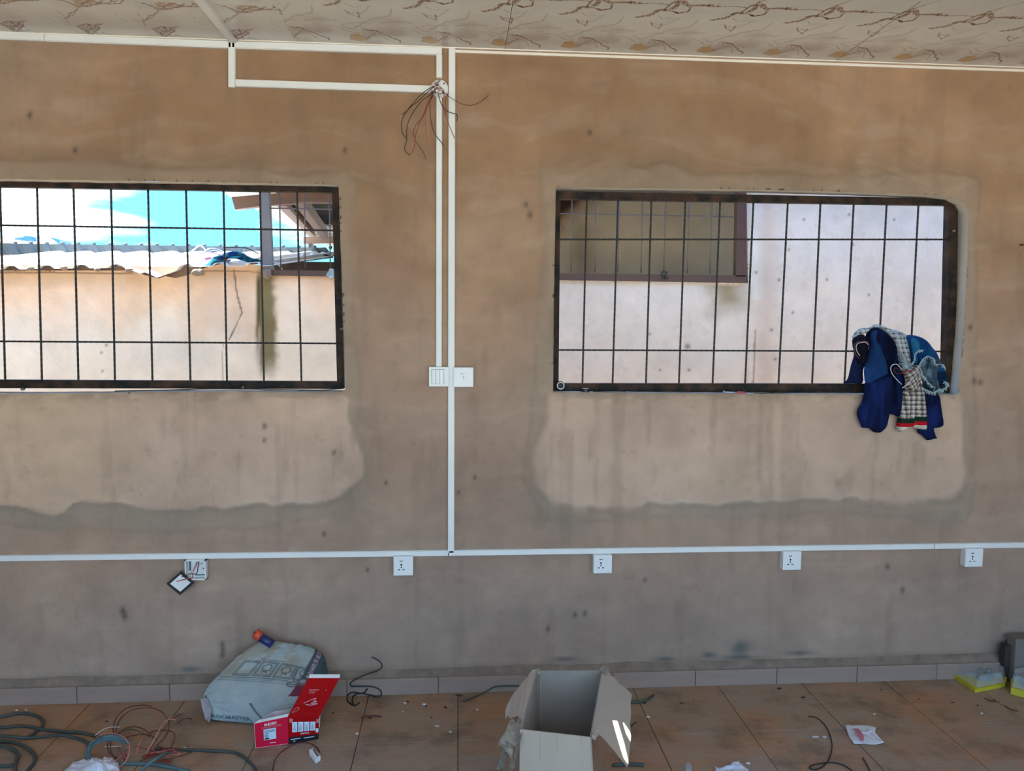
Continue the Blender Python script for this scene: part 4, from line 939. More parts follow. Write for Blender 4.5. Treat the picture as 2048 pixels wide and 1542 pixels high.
sideF = on(p_l0, p_c0, p_c1, p_l1); frontF = on(p_c0, p_r0, p_r1, p_c1); lidF = on(p_c1, p_r1, l_tr, l_tl)
def patch(name, fn, s0, t0, s1, t1, m, parent=rb, e=None):
    mesh_obj(name, [fn(s0, t0), fn(s1, t0), fn(s1, t1), fn(s0, t1)], [(0, 1, 2, 3)], m, parent)
def sub(fn, s0, t0, s1, t1): return lambda s, t: fn(s0+(s1-s0)*s, t0+(t1-t0)*t)
text_on('lettering', 'M-BORO', sub(sideF, .30, .81, .66, .92), white_ink, rb)
text_on('small_lettering', 'COPPER SWITCH SERIES', sub(sideF, .20, .72, .80, .79), pink_wire, rb)
patch('white_label', sideF, .26, .28, .63, .69, label_m)
sideF2 = on(p_l0, p_c0, p_c1, p_l1, .0019)
for k in range(6):
    patch('label_line', sideF2, .285, .62-.055*k, (.60 if k < 2 else .40), .642-.055*k, grey_ink)
patch('label_line', sideF2, .285, .305, .42, .345, black_ink); patch('small_lettering', sideF, .42, .135, .62, .155, white_ink)
patch('black_band', frontF, .0, .0, 1.0, .24, black_ink)
frontF2 = on(p_c0, p_r0, p_r1, p_c1, .0019)
for (a, b, c, d) in ((.08, .15, .40, .18), (.50, .14, .85, .17), (.16, .07, .22, .10)): patch('small_lettering', frontF2, a, b, c, d, label_m)
for k in range(4):
    s0 = .13+k*.195; patch('switch_picture', frontF, s0, .42, s0+.165, .80, label_m)
    for j in range(3): patch('picture_line', frontF2, s0+.03+.04*j, .47, s0+.04+.04*j, .72 if j % 2 else .6, grey_ink)
text_on('lettering', 'SWITCH', sub(frontF, .40, .30, .68, .37), label_m, rb)
patch('stamp', frontF, .91, .74, .985, .92, pink_wire); patch('stamp', frontF, .90, .32, .985, .50, label_m); patch('stamp', frontF, .04, .78, .16, .93, pink_wire)
text_on('lettering', 'M-BORO', lambda s, t: lidF(.72-.46*s, .655-.06*t), pink_wire, rb, flip=False)
patch('small_lettering', lidF, .22, .68, .78, .70, pink_wire)
tube('emblem', [lidF(*p) for p in ((.28, .34), (.42, .42), (.58, .48), (.55, .40), (.66, .40), (.50, .34), (.72, .34), (.55, .30), (.36, .31))], .0009, white_ink, rb, seg=4, sub=3)
tube('emblem', [lidF(*p) for p in ((.06, .10), (.10, .20), (.18, .24), (.22, .18), (.12, .12), (.06, .10))], .0012, pink_wire, rb, seg=4, sub=3)

# ------------------------------------------------------------------ big cardboard box
BZ = .36
cb = empty('cardboard_box', tuple(G(1110, 1440, BZ)*[1, 1, 0]), label='large open plain cardboard box with torn flaps, right of the cement sack', cat='box')
bl, br, fr_, fl_ = G(1074, 1341, BZ), G(1205, 1340.5, BZ), G(1182, 1475, BZ), G(1040, 1459, BZ)
def dwn(p, dx=0, dy=0): return np.array([p[0]+dx, p[1]+dy, 0.002])
bl0, br0, fr0, fl0 = dwn(bl), dwn(br, .008), dwn(fr_, .03), dwn(fl_, .0, .0)
def slab2(name, a, b, c, d, off, m, parent=cb):
    V, Fc = poly_prism([a, b, c, d], off); o = mesh_obj(name, V, Fc, m, parent); fix_normals(o); return o
slab2('front_wall', fl0, fr0, fr_, fl_, (0, .004, 0), card_in)
slab2('back_wall', bl0, br0, br, bl, (0, -.004, 0), card_inner_shade)
slab2('left_wall', fl0, bl0, bl, fl_, (.004, 0, 0), card_inner_shade)
slab2('right_wall', fr0, br0, br, fr_, (-.004, 0, 0), card_inner_shade)
slab2('outer_print', fr0+[.001, 0, 0], br0+[.001, 0, 0], br+[.001, 0, -.002], fr_+[.001, 0, -.002], (.0008, 0, 0), card_out)
slab2('green_mark', fr_+[.0025, .012, -.03], fr_+[.0025, .02, -.03], fr_+[.005, .02, -.09], fr_+[.005, .012, -.08], (.0008, 0, 0), mat('green_print', (.03, .16, .06), .7))
slab2('bottom', fl0, fr0, br0, bl0, (0, 0, .004), card_floor_shade)
for s_ in (.28, .52, .86): slab2('score_line', fl_*(1-s_)+fr_*s_+[0, -.0006, -.003], fl_*(1-s_-.008)+fr_*(s_+.008)+[0, -.0006, -.003], fl0*(1-s_-.008)+fr0*(s_+.008)+[0, -.0006, 0], fl0*(1-s_)+fr0*s_+[0, -.0006, 0], (0, .0004, 0), mat('card_crease', (.33, .28, .235), .9))
# corner post inside the back left
tube('inner_crease', [bl+[.012, -.006, 0], bl0+[.014, -.006, .3*0]], .003, card_in, cb, seg=5, sub=1)
# right flap
hf, hn = br+[.0, 0, .001], fr_+[.004, .01, .001]
_oc = G(1264, 1391, .352); nrm_f = np.cross(hn-hf, _oc-hf); nrm_f /= np.linalg.norm(nrm_f)
def on_flap(px, py):
    d = BF+BR*(px-CX)/F-BU*(py-CY)/F; t = ((hf-CP)@nrm_f)/(d@nrm_f); return CP+d*t
FLP = [hf]+[on_flap(*q) for q in ((1211, 1345), (1213, 1338), (1218, 1345), (1221, 1353), (1229, 1357), (1238, 1369), (1249, 1376), (1264, 1391), (1261, 1408), (1262, 1430), (1260, 1450), (1262, 1475), (1259, 1500), (1257, 1530), (1253, 1535), (1249, 1528), (1228, 1502), (1213, 1484), (1200, 1470))]+[hn]
prism_obj('right_flap', FLP, (.0, 0, .0035), card_in, cb)
# left flap, leaning outwards and torn at the front
FLL = [bl+[0, 0, .001], G(1066, 1341, BZ+.004), G(1057, 1352, BZ-.002), G(1048, 1363, BZ-.01), G(1026, 1390, BZ-.03), G(1014, 1412, BZ-.036), G(1010, 1424, BZ-.04), G(1011, 1440, BZ-.04), G(1016, 1432, BZ-.038), G(1020, 1437, BZ-.034), G(1028, 1434, BZ-.02), G(1036, 1432, BZ-.006), fl_*.88+bl*.12+[0, 0, .001]]
prism_obj('left_flap', FLL, (0, 0, .0035), card_in, cb)
def torn(pts, nm='torn_strip', jag=.006, m=card_torn):
    P = [np.array(p, float) for p in pts]; P = spline(P, 3, True)
    P = [p+np.array([random.uniform(-jag, jag)*.5, random.uniform(-jag, jag)*.5, random.uniform(-jag, jag)]) for p in P]
    V, Fc = poly_prism(P, (.001, .004, .001)); mesh_obj(nm, V, Fc, m, cb)
torn([G(1021, 1440, .33), G(1036, 1452, .335), G(1035, 1490, .28), G(1028, 1498, .27), G(1024, 1520, .25), G(1020, 1514, .25), G(1012, 1502, .26), G(1006, 1496, .27), G(996, 1490, .26), G(1008, 1468, .30), G(1016, 1452, .32)], jag=.004)
torn([G(1036, 1436, .35), G(1046, 1452, .36), G(1040, 1480, .34), G(1036, 1500, .30), G(1026, 1542, .20), G(1020, 1530, .21), G(1030, 1496, .28), G(1032, 1462, .33)], jag=.004)
torn([G(1006, 1494, .27), G(1000, 1520, .2), G(992, 1538, .16), G(1008, 1534, .16), G(1014, 1508, .22)], jag=.003)
torn([G(1184, 1470, .365), G(1196, 1460, .37), G(1200, 1466, .365), G(1192, 1478, .355), G(1186, 1480, .35)], jag=.006)
torn([G(1200, 1340, .365), G(1206, 1334, .375), G(1213, 1338, .38), G(1212, 1350, .365), G(1206, 1348, .36)], jag=.005)
torn([G(1070, 1341, .362), G(1078, 1338, .368), G(1082, 1346, .36), G(1076, 1350, .355)], jag=.003)

# sun streaks: slits added to the unseen ceiling board, traced up the sun from the flap
def up_sun(p, z): t = (z-p[2])/SUN_DIR[2]; return (p[0]+SUN_DIR[0]*t, p[1]+SUN_DIR[1]*t)
ROOFZ = CZ+.012
S1 = [up_sun(on_flap(a, b), ROOFZ) for a, b in ((1216, 1405), (1219, 1406), (1234, 1440), (1249, 1490), (1256, 1520), (1257, 1530), (1250, 1520), (1244, 1503), (1234, 1470), (1224, 1434))]
S2 = [up_sun(on_flap(a, b), ROOFZ) for a, b in ((1247, 1446), (1258, 1462), (1264, 1476), (1264, 1488), (1254, 1470))]
outer = [(-3.75, -.60), (4.55, -.60), (4.55, -4.35), (-3.75, -4.35)]
def cw(P, want):
    A_ = sum(P[i][0]*P[(i+1) % len(P)][1]-P[(i+1) % len(P)][0]*P[i][1] for i in range(len(P))); return P if (A_ > 0) == want else P[::-1]
loops = [cw(outer, True), cw(S1, False), cw(S2, False)]
allp = [p for L in loops for p in L]
tris = tessellate_polygon([[Vector((p[0], p[1], 0)) for p in L] for L in loops])
mesh_obj('ceiling_board', [(p[0], p[1], ROOFZ) for p in allp], [tuple(t) for t in tris], ceil_plain, ceil_o)
mb = MB(); mb.box((-3.75, -.595, CZ+.02), (4.55, .36, CZ+.12)); mb.build('roof_overhang', galv_darkened, kind='structure')  # unseen roof strip over the panels, its eave sized to hold off the sun

# ------------------------------------------------------------------ floor clutter
def floor_cord(name, L, rr, m, label, cat='cable', lift=0, grp=None, Zs=None, sub=6):
    P = []
    for i, (a, b) in enumerate(L):
        zz = rr+(Zs[i] if Zs else 0)+lift*max(0, math.sin(i*1.7)); q = G(a, b, zz)
        if q[1] > -.034-rr: q = W(a, b, -.034-rr)
        P.append(q)
    return tube(name, P, rr, m, label=label, cat=cat, group=grp, seg=7, sub=sub)
z5 = lambda L: [(a/4.876, 1350+b/4.876) for a, b in L]
z8 = lambda L: [(640+a/4.876, 1290+b/4.876) for a, b in L]
z4 = lambda L: [(130+a/7.062, 1400+b/7.062) for a, b in L]
floor_cord('conduit', z5([(-60, 410), (40, 400), (150, 378), (250, 375), (350, 395), (415, 440), (412, 500), (370, 540), (320, 575), (275, 600)]), .0062, green_hose, 'grey-green conduit whose loop ends nearest the skirting at far left')
floor_cord('conduit', z5([(-60, 515), (60, 508), (180, 495), (300, 505), (420, 530), (600, 550), (760, 560), (900, 585), (980, 610)]), .0062, green_hose, 'grey-green conduit running straight right into the cable coil', lift=.004)
floor_cord('conduit', z5([(-60, 590), (100, 600), (250, 612), (380, 605), (520, 590), (640, 590), (740, 615), (820, 640), (870, 670)]), .0062, green_hose, 'grey-green conduit with a shallow wave, second from the front at left', lift=.010)
floor_cord('conduit', z5([(-60, 650), (60, 648), (180, 670), (280, 720), (340, 790), (335, 850), (290, 910), (270, 980)]), .0062, green_hose, 'grey-green conduit curling down to the bottom edge at left', lift=.0)
floor_cord('conduit', z5([(-60, 680), (40, 690), (120, 720), (175, 780), (160, 840), (140, 880), (160, 960)]), .0062, green_hose, 'grey-green conduit with the tightest curl in the bottom left corner', lift=.006)
floor_cord('conduit', z4([(-20, 455), (60, 470), (0, 500)]) if 0 else z5([(-60, 885), (60, 885), (130, 880)]), .006, green_hose, 'short conduit end lying level at the bottom left')
floor_cord('conduit_coil', z4([(880, 580), (780, 550), (650, 540), (520, 555), (410, 600), (330, 680), (305, 760), (330, 840), (400, 885), (500, 900)]), .0070, teal_hose, 'teal conduit bent into an open coil among the red wires', Zs=[.03, .04, .05, .05, .04, .03, .02, .01, 0, 0])
floor_cord('conduit_coil', z4([(900, 620), (870, 570), (700, 510), (560, 520), (430, 570), (350, 640), (330, 720)]), .0055, teal_hose, 'second teal conduit arching behind the open coil', Zs=[.05, .06, .07, .07, .05, .04, .03])
floor_cord('conduit_coil', z4([(860, 610), (760, 575), (640, 560), (500, 590), (400, 640), (345, 720), (350, 800), (420, 860)]), .005, teal_hose, 'thinnest teal conduit strand inside the open coil', Zs=[.035, .04, .045, .045, .04, .03, .02, .01])
floor_cord('conduit', z4([(500, 900), (700, 905), (850, 895), (1000, 900), (1150, 900), (1300, 915), (1500, 950), (1650, 985), (1750, 1010)]), .0065, teal_hose, 'teal conduit leading right from the coil along the bottom edge')
floor_cord('conduit', z4([(1080, 990), (1200, 890), (1300, 820), (1440, 750)]), .006, teal_hose, 'straight teal conduit piece crossing the red tangle', Zs=[.02, .03, .04, .03])
floor_cord('conduit', z4([(1200, 690), (1300, 695), (1500, 695), (1700, 700), (1850, 705), (2048, 715), (2300, 730), (2420, 745), (2520, 800), (2600, 870), (2680, 960), (2720, 1060)]), .0055, green_hose, 'long dark green cable leaving the tangle to the right, under the red carton')
wl = [(z4([(690, 520), (680, 400), (720, 260), (830, 140), (960, 90), (1100, 72), (1215, 84)]), dred_wire), (z4([(700, 530), (740, 350), (820, 220), (950, 140), (1100, 112), (1260, 118), (1380, 180), (1445, 265), (1470, 320), (1460, 430), (1400, 540), (1290, 650)]), dred_wire),
      (z4([(740, 470), (850, 400), (970, 378), (1080, 400), (1180, 465), (1250, 540)]), dred_wire), (z4([(760, 480), (860, 420), (960, 415), (1100, 470), (1200, 520)]), green_hose),
      (z4([(800, 555), (920, 510), (1080, 488), (1200, 500), (1300, 560)]), dred_wire), (z4([(1190, 460), (1320, 425), (1500, 440), (1550, 500), (1520, 620), (1460, 720)]), dred_wire),
      (z4([(1360, 850), (1500, 830), (1640, 790), (1790, 735)]), dred_wire), (z4([(1600, 330), (1650, 285), (1720, 262), (1790, 270)]), dred_wire),
      (z4([(1450, 275), (1530, 260), (1600, 215), (1665, 190)]), dred_wire), (z4([(610, 580), (600, 680), (640, 760), (700, 800), (720, 850)]), dred_wire), (z4([(650, 590), (640, 700), (690, 790), (760, 830)]), dred_wire),
      (z4([(760, 650), (790, 720), (820, 790), (840, 850)]), red_wire)]
for k, (L, m) in enumerate(wl):
    floor_cord('wire', L, .0018, m, ('dark red loose wire end among the tangle on the floor at left'), 'wire', grp='dark loose wires of the floor tangle', Zs=[.002+.03*math.sin(PI*i/(len(L)-1)) for i in range(len(L))])
floor_cord('wire', z4([(1130, 830), (1170, 720), (1250, 580), (1330, 430), (1400, 320), (1480, 270), (1560, 280)]), .0022, pink_wire, 'salmon pink wire standing up out of the red tangle in a long arc', 'wire', Zs=[0, .03, .06, .09, .1, .1, .09])
floor_cord('wire', z4([(1010, 750), (1040, 640), (1100, 520)]), .0018, pink_wire, 'short salmon pink wire at the left of the red tangle', 'wire', Zs=[0, .02, .03])
floor_cord('wire', z4([(1130, 810), (1220, 750), (1350, 730), (1450, 700), (1520, 700), (1560, 730)]), .0018, pink_wire, 'salmon pink wire lying level through the red tangle', 'wire', Zs=[.02]*6)
floor_cord('wire', z4([(430, 500), (520, 430), (640, 385), (780, 383)]), .0012, white_cord, 'thin whitish wire arching just above the teal coil', 'wire', Zs=[.06, .07, .07, .06])
floor_cord('wire', z4([(440, 530), (540, 480), (680, 470), (800, 510), (880, 580), (915, 680), (890, 800), (830, 900), (760, 950)]), .0016, pink_wire, 'pale pink wire circling the inside of the teal coil', 'wire', Zs=[.06, .07, .08, .08, .07, .06, .04, .02, .01])
floor_cord('wire', z4([(560, 660), (700, 655), (800, 650)]), .0012, white_cord, 'thin whitish wire inside the teal coil', 'wire', Zs=[.01]*3)
floor_cord('wire', z4([(640, 885), (720, 850), (800, 780), (840, 740)]), .0016, pink_wire, 'pale pink wire poking out above the white plastic bag', 'wire', Zs=[.03]*4)
random.seed(12)
for k in range(22):
    cx_ = random.gauss(1300, 170); cy_ = random.gauss(730, 95); a0 = random.uniform(0, PI); L_ = random.uniform(60, 170); bend = random.uniform(-60, 60)
    P = [(cx_-L_*math.cos(a0), cy_-L_*.4*math.sin(a0)), (cx_+bend*.6, cy_+bend*.5), (cx_+L_*math.cos(a0), cy_+L_*.4*math.sin(a0))]
    floor_cord('wire_offcut', z4(P), .0016, red_wire if k % 3 else pink_wire, 'red wire offcut in the dense red tangle on the floor', 'wire', grp='red offcuts of the floor tangle', Zs=[.004+.0*k, .012+.0012*k, .006])
floor_cord('wire', [(545, 1542), (550, 1520), (565, 1502), (590, 1488), (612, 1485), (630, 1492), (640, 1504)], .0022, dred_wire, 'dark pinkish wire arching in front of the red carton', 'wire', Zs=[0, .01, .01, .01, .01, .01, 0])
floor_cord('wire', [(310, 1440), (322, 1412), (345, 1393), (372, 1385), (386, 1380)], .0012, pink_wire, 'faint pink wire leaning toward the skirting left of the sack', 'wire', Zs=[0, .01, .02, .02, .02])
floor_cord('loose_cable', z8([(500, 115), (560, 145), (605, 195), (580, 240), (500, 270), (420, 300), (330, 345), (295, 375), (300, 402)]), .0026, black_rub, 'thin black wire rising against the skirting right of the red carton', 'wire', Zs=[.12, .12, .11, .10, .09, .08, .06, .04, .03])
floor_cord('loose_cable', z8([(305, 403), (420, 402), (520, 408), (590, 445), (595, 490), (550, 505), (500, 490), (400, 470), (310, 462), (268, 500), (272, 550), (335, 590), (385, 560)]), .0030, black_rub, 'black cord knotted in loops on the floor beside the skirting', 'cable')
floor_cord('loose_cable', z8([(335, 590), (315, 550), (325, 500), (370, 475), (430, 465), (462, 425)]), .0035, black_rub, 'second black cord end tied into the same knot', 'cable', Zs=[.01]*6)
floor_cord('loose_cable', z8([(1395, 550), (1500, 510), (1600, 465), (1700, 410), (1800, 400), (1950, 400), (2080, 405)]), .0035, green_hose, 'dark cord going behind the cardboard box from its left', 'cable')
floor_cord('loose_cable', [(1258, 1405), (1275, 1404), (1292, 1400), (1307, 1390)], .006, green_hose, 'dark conduit end sticking out right of the cardboard box', 'cable')
floor_cord('loose_cable', [(1225, 1530), (1260, 1528), (1288, 1530)], .006, green_hose, 'dark conduit end at the foot of the cardboard box, bottom edge', 'cable')
floor_cord('loose_cable', [(1236, 1470), (1262, 1452), (1272, 1444)], .003, green_hose, 'short dark cord end poking out below the right flap of the box', 'cable')
floor_cord('loose_cable', z8([(400, 712), (450, 695), (520, 690), (598, 697)]), .0028, dred_wire, 'dark red-brown cord offcut in front of the knotted cord', 'cable')
floor_cord('looped_cable', [(1616, 1433), (1632, 1435), (1648, 1448), (1660, 1470), (1664, 1495), (1656, 1522), (1638, 1537), (1622, 1538), (1621, 1532), (1640, 1527), (1665, 1525), (1686, 1530), (1703, 1541), (1712, 1556)], .0022, black_rub, 'thin black cable making an open loop beside the printed paper', 'cable')
floor_cord('loose_cable', [(1726, 1516), (1732, 1526), (1740, 1542), (1745, 1556)], .003, green_hose, 'short dark cord end at the bottom edge below the printed paper', 'cable')
for k, (a, b, c_, d) in enumerate(((1968, 1396, 1998, 1404), (1978, 1402, 1990, 1399), (2010, 1412, 2036, 1422))):
    floor_cord('wire_scrap', [(a, b), ((a+c_)/2, (b+d)/2+2), (c_, d)], .0025, dred_wire, 'dark wire scrap on the floor in front of the yellow trays', 'scrap', grp='dark wire scraps near the yellow trays')
# paper, bags
def sheet(name, L, label, cat, h=.012, m=paper, seed=1, z0=.002, big=False, **kw):
    P = [G(a, b, 0) for a, b in L]; c = sum(P)/len(P); K = 9 if big else 2; sub_ = 6 if big else 1
    if sub_ > 1:
        P = [P[i]*(1-j/sub_)+P[(i+1) % len(P)]*(j/sub_) for i in range(len(P)) for j in range(sub_)]
    n_ = len(P); V = []; Fc = []
    def hh(p, f):
        q = fbm(np.array(p[0]*34+seed*3.3), np.array(p[1]*34+seed), 3); rid = 1-abs(float(q)-.5)*5
        return z0+h*((.55*max(0, rid)+.6*float(fbm(np.array(p[0]*12+seed), np.array(p[1]*12), 2)))*(1.05-f*.55))
    V.append(c+[0, 0, hh(c, 0)])
    for k_ in range(1, K+1):
        f = k_/K
        for p in P: q = c+(p-c)*f; V.append(q+np.array([0, 0, hh(q, f)]))
    for i in range(n_):
        j = (i+1) % n_; Fc.append((0, 1+i, 1+j))
        for k_ in range(K-1): Fc.append((1+k_*n_+i, 1+(k_+1)*n_+i, 1+(k_+1)*n_+j, 1+k_*n_+j))
    o = mesh_obj(name, V, Fc, m, None, big, label=label, cat=cat, **kw)
    md = o.modifiers.new('thickness', 'SOLIDIFY'); md.thickness = .0006; md.offset = 1; return o
pp = sheet('printed_paper', [(1690, 1452), (1722, 1451), (1748, 1455), (1752, 1458), (1750, 1466), (1768, 1487), (1750, 1491), (1707, 1489), (1698, 1476)], 'crumpled white paper with a pink printed block lying on the floor', 'paper', .012, big=True)
pr = prism_obj('pink_print', [G(1706, 1457, .0165), G(1717, 1457, .0165), (G(1727, 1470, .0165)), G(1728, 1481, .0165), G(1720, 1481, .0165), G(1716, 1468, .0165)], (0, 0, .0006), mat('pink_block', (.55, .16, .22), .7), pp)
pr.matrix_parent_inverse = Matrix.Identity(4)
for v in pr.data.vertices: pass
sheet('plastic_bag', [(1430, 1538), (1455, 1536), (1477, 1524), (1482, 1530), (1497, 1542), (1500, 1560), (1430, 1560)], 'white plastic bag at the bottom edge right of the cardboard box', 'bag', .03, seed=4, big=True)
sheet('plastic_bag', [(128, 1548), (150, 1532), (185, 1526), (215, 1523), (236, 1530), (240, 1548), (230, 1575), (140, 1575)], 'white plastic bag under the teal coil at bottom left', 'bag', .05, seed=6, m=paper, big=True)
sheet('plastic_scrap', [(1371, 1530), (1378, 1527), (1383, 1532), (1383, 1548), (1372, 1548)], 'narrow clear plastic scrap at the bottom edge left of the white bag', 'scrap', .01, seed=8, m=clear_m)
sheet('dust_pile', [(1610, 1386), (1625, 1378), (1650, 1376), (1664, 1384), (1650, 1392), (1622, 1393)] if 0 else [(1648, 1355), (1665, 1352), (1680, 1353), (1678, 1359), (1660, 1359)], 'small greenish dusty clod by the skirting under the right window', 'clod', .008, seed=9, m=mortar)
# little white connector block
cn = empty('switch_module', tuple(G(628, 1506, 0)), label='small white and grey switch module on the floor beside the red carton', cat='module')
prism_obj('body', [G(618, 1500, .02), G(627, 1496, .02), G(641, 1512, .02), G(631, 1518, .02)], (0, 0, -.018), pvc, cn)
prism_obj('slot', [G(625, 1499, .0205), G(628, 1498, .0205), G(638, 1512, .0205), G(634, 1513, .0205)], (0, 0, .001), teal_hose, cn)
ORD = ['leftmost', 'second from the left', 'third from the left', 'fourth from the left', 'fifth from the left', 'sixth from the left', 'seventh from the left', 'eighth from the left', 'ninth from the left', 'tenth from the left', 'eleventh from the left', 'twelfth from the left', 'thirteenth from the left', 'fourteenth from the left', 'fifteenth from the left']
def zone(x):
    return 'left of the sack' if x < 400 else 'between red carton and cardboard box' if x < 1020 else 'right of the cardboard box' if x < 1600 else 'at the right of the floor'
def scrap_labels(L, col):
    out_ = {}
    for z_ in set(zone(q[0]) for q in L):
        for r_, k_ in enumerate(sorted([k_ for k_, q in enumerate(L) if zone(q[0]) == z_], key=lambda k_: L[k_][0])):
            out_[k_] = 'tiny %s scrap, %s of those %s' % (col, ORD[r_], z_)
    return out_
random.seed(5)
wh = [(746, 1388, 4, 2.5), (810, 1407, 4, 3), (849, 1410, 5, 3), (874, 1453, 6, 2.5), (715, 1468, 5, 3.5), (900, 1377, 4, 3), (925, 1376, 4, 3), (955, 1420, 4, 2), (686, 1388, 5, 2), (1297, 1435, 5, 2.5), (1493, 1360, 5, 2.5), (1573, 1358, 3, 1.5), (1749, 1429, 4, 1.6), (1963, 1428, 4, 1.8), (1497, 1528, 5, 2), (1632, 1475, 8, 2), (1649, 1475, 5, 2.5), (33, 1422, 5, 2), (52, 1421, 5, 2), (252, 1393, 4, 2), (900, 1465, 4, 2), (370, 1497, 4, 1.5), (806, 1425, 3, 1.5)]
lab_w = scrap_labels(wh, 'white')
for k, (a, b, w_, h_) in enumerate(wh):
    sheet('paper_scrap', [(a+w_*math.cos(t)*random.uniform(.6, 1.2), b+h_*math.sin(t)*random.uniform(.6, 1.2)) for t in np.linspace(0, 2*PI, 6, False)], lab_w[k], 'scrap', .004, seed=k)['group'] = 'tiny white scraps on the floor'
dk = [(815, 1404, 6, 1.4), (836, 1385, 4, 1.2), (852, 1413, 3, 2), (891, 1416, 3, 2.5), (863, 1436, 2.5, 2), (740, 1437, 5, 1.5), (917, 1392, 9, 1.6), (666, 1427, 3, 2), (1558, 1378, 6, 1.6), (1606, 1396, 6, 1.8), (1364, 1407, 4, 1.6), (1387, 1401, 2, 1), (1289, 1407, 3, 2), (1905, 1406, 5, 1.4), (1955, 1412, 2.5, 1.6), (213, 1444, 6, 1.4), (1762, 1380, 2, 1.5), (1838, 1399, 2, 1.5)]
lab_d = scrap_labels(dk, 'dark')
for k, (a, b, w_, h_) in enumerate(dk):
    sheet('dark_scrap', [(a+w_*math.cos(t)*random.uniform(.6, 1.2), b+h_*math.sin(t)*random.uniform(.6, 1.2)) for t in np.linspace(0, 2*PI, 6, False)], lab_d[k], 'scrap', .003, seed=k+40, m=darkwood)['group'] = 'tiny dark scraps on the floor'
# clear packed trays on yellow boards
def tray(base, hgt, label):
    r_ = empty('plastic_tray', tuple(sum(G(a, b, 0) for a, b in base)/len(base)), label=label, cat='tray')
    P = [G(a, b, .002) for a, b in base]
    prism_obj('yellow_board', P, (0, 0, hgt), yellow_m, r_)
    c = sum(P)/len(P); Q = [c+(p-c)*.93+[0, 0, hgt+.002] for p in P]; Q2 = [c+(p-c)*.80+[0, 0, hgt+.05] for p in P]
    n_ = len(P); V = Q+Q2; Fc = [(i, (i+1) % n_, (i+1) % n_+n_, i+n_) for i in range(n_)]+[tuple(range(n_, 2*n_))]
    o = mesh_obj('clear_cover', V, Fc, clear_m, r_); fix_normals(o)
    for k in range(7):
        t = random.random()*6.28; q = c+(P[k % n_]-c)*random.uniform(.2, .6)+[0, 0, hgt+.003]
        s_ = random.uniform(.015, .03); a0 = random.random()*3; pts = [q+np.array([s_*math.cos(a0+j*PI/2), s_*math.sin(a0+j*PI/2)*.7, 0]) for j in range(4)]
        prism_obj('packet', pts, (0, 0, random.uniform(.012, .03)), grey_pack if k % 3 else clear_m, r_)
tray([(1903, 1353), (1945, 1351), (1995, 1350), (2014, 1362), (2010, 1374), (1950, 1386)], .018, 'clear plastic tray of packets on a yellow board, left of the two')
tray([(2021, 1370), (2050, 1364), (2090, 1366), (2095, 1390), (2048, 1396), (2021, 1388)], .030, 'clear plastic tray of packets on a yellow board, cut by the right edge')
bx = empty('brown_carton', (2.6, -.12, 0), label='plain brown carton standing against the wall at the right edge', cat='box')
xl = W(2031, 1300, -.085)[0]; mb = MB(); mb.box((xl, -.085, .001), (xl+.3, -.032, .205)); mb.build('carton_body', brown_box, bx, bevel=.002)
mb = MB(); mb.box((xl-.004, -.089, .19), (xl+.302, -.028, .212)); mb.build('carton_lid', brown_box, bx, bevel=.003)
mb = MB(); mb.box((xl-.03, -.06, .001), (xl-.006, -.03, .17)); mb.build('dark_board', darkwood, label='dark narrow board behind the brown carton at the right edge', cat='board')

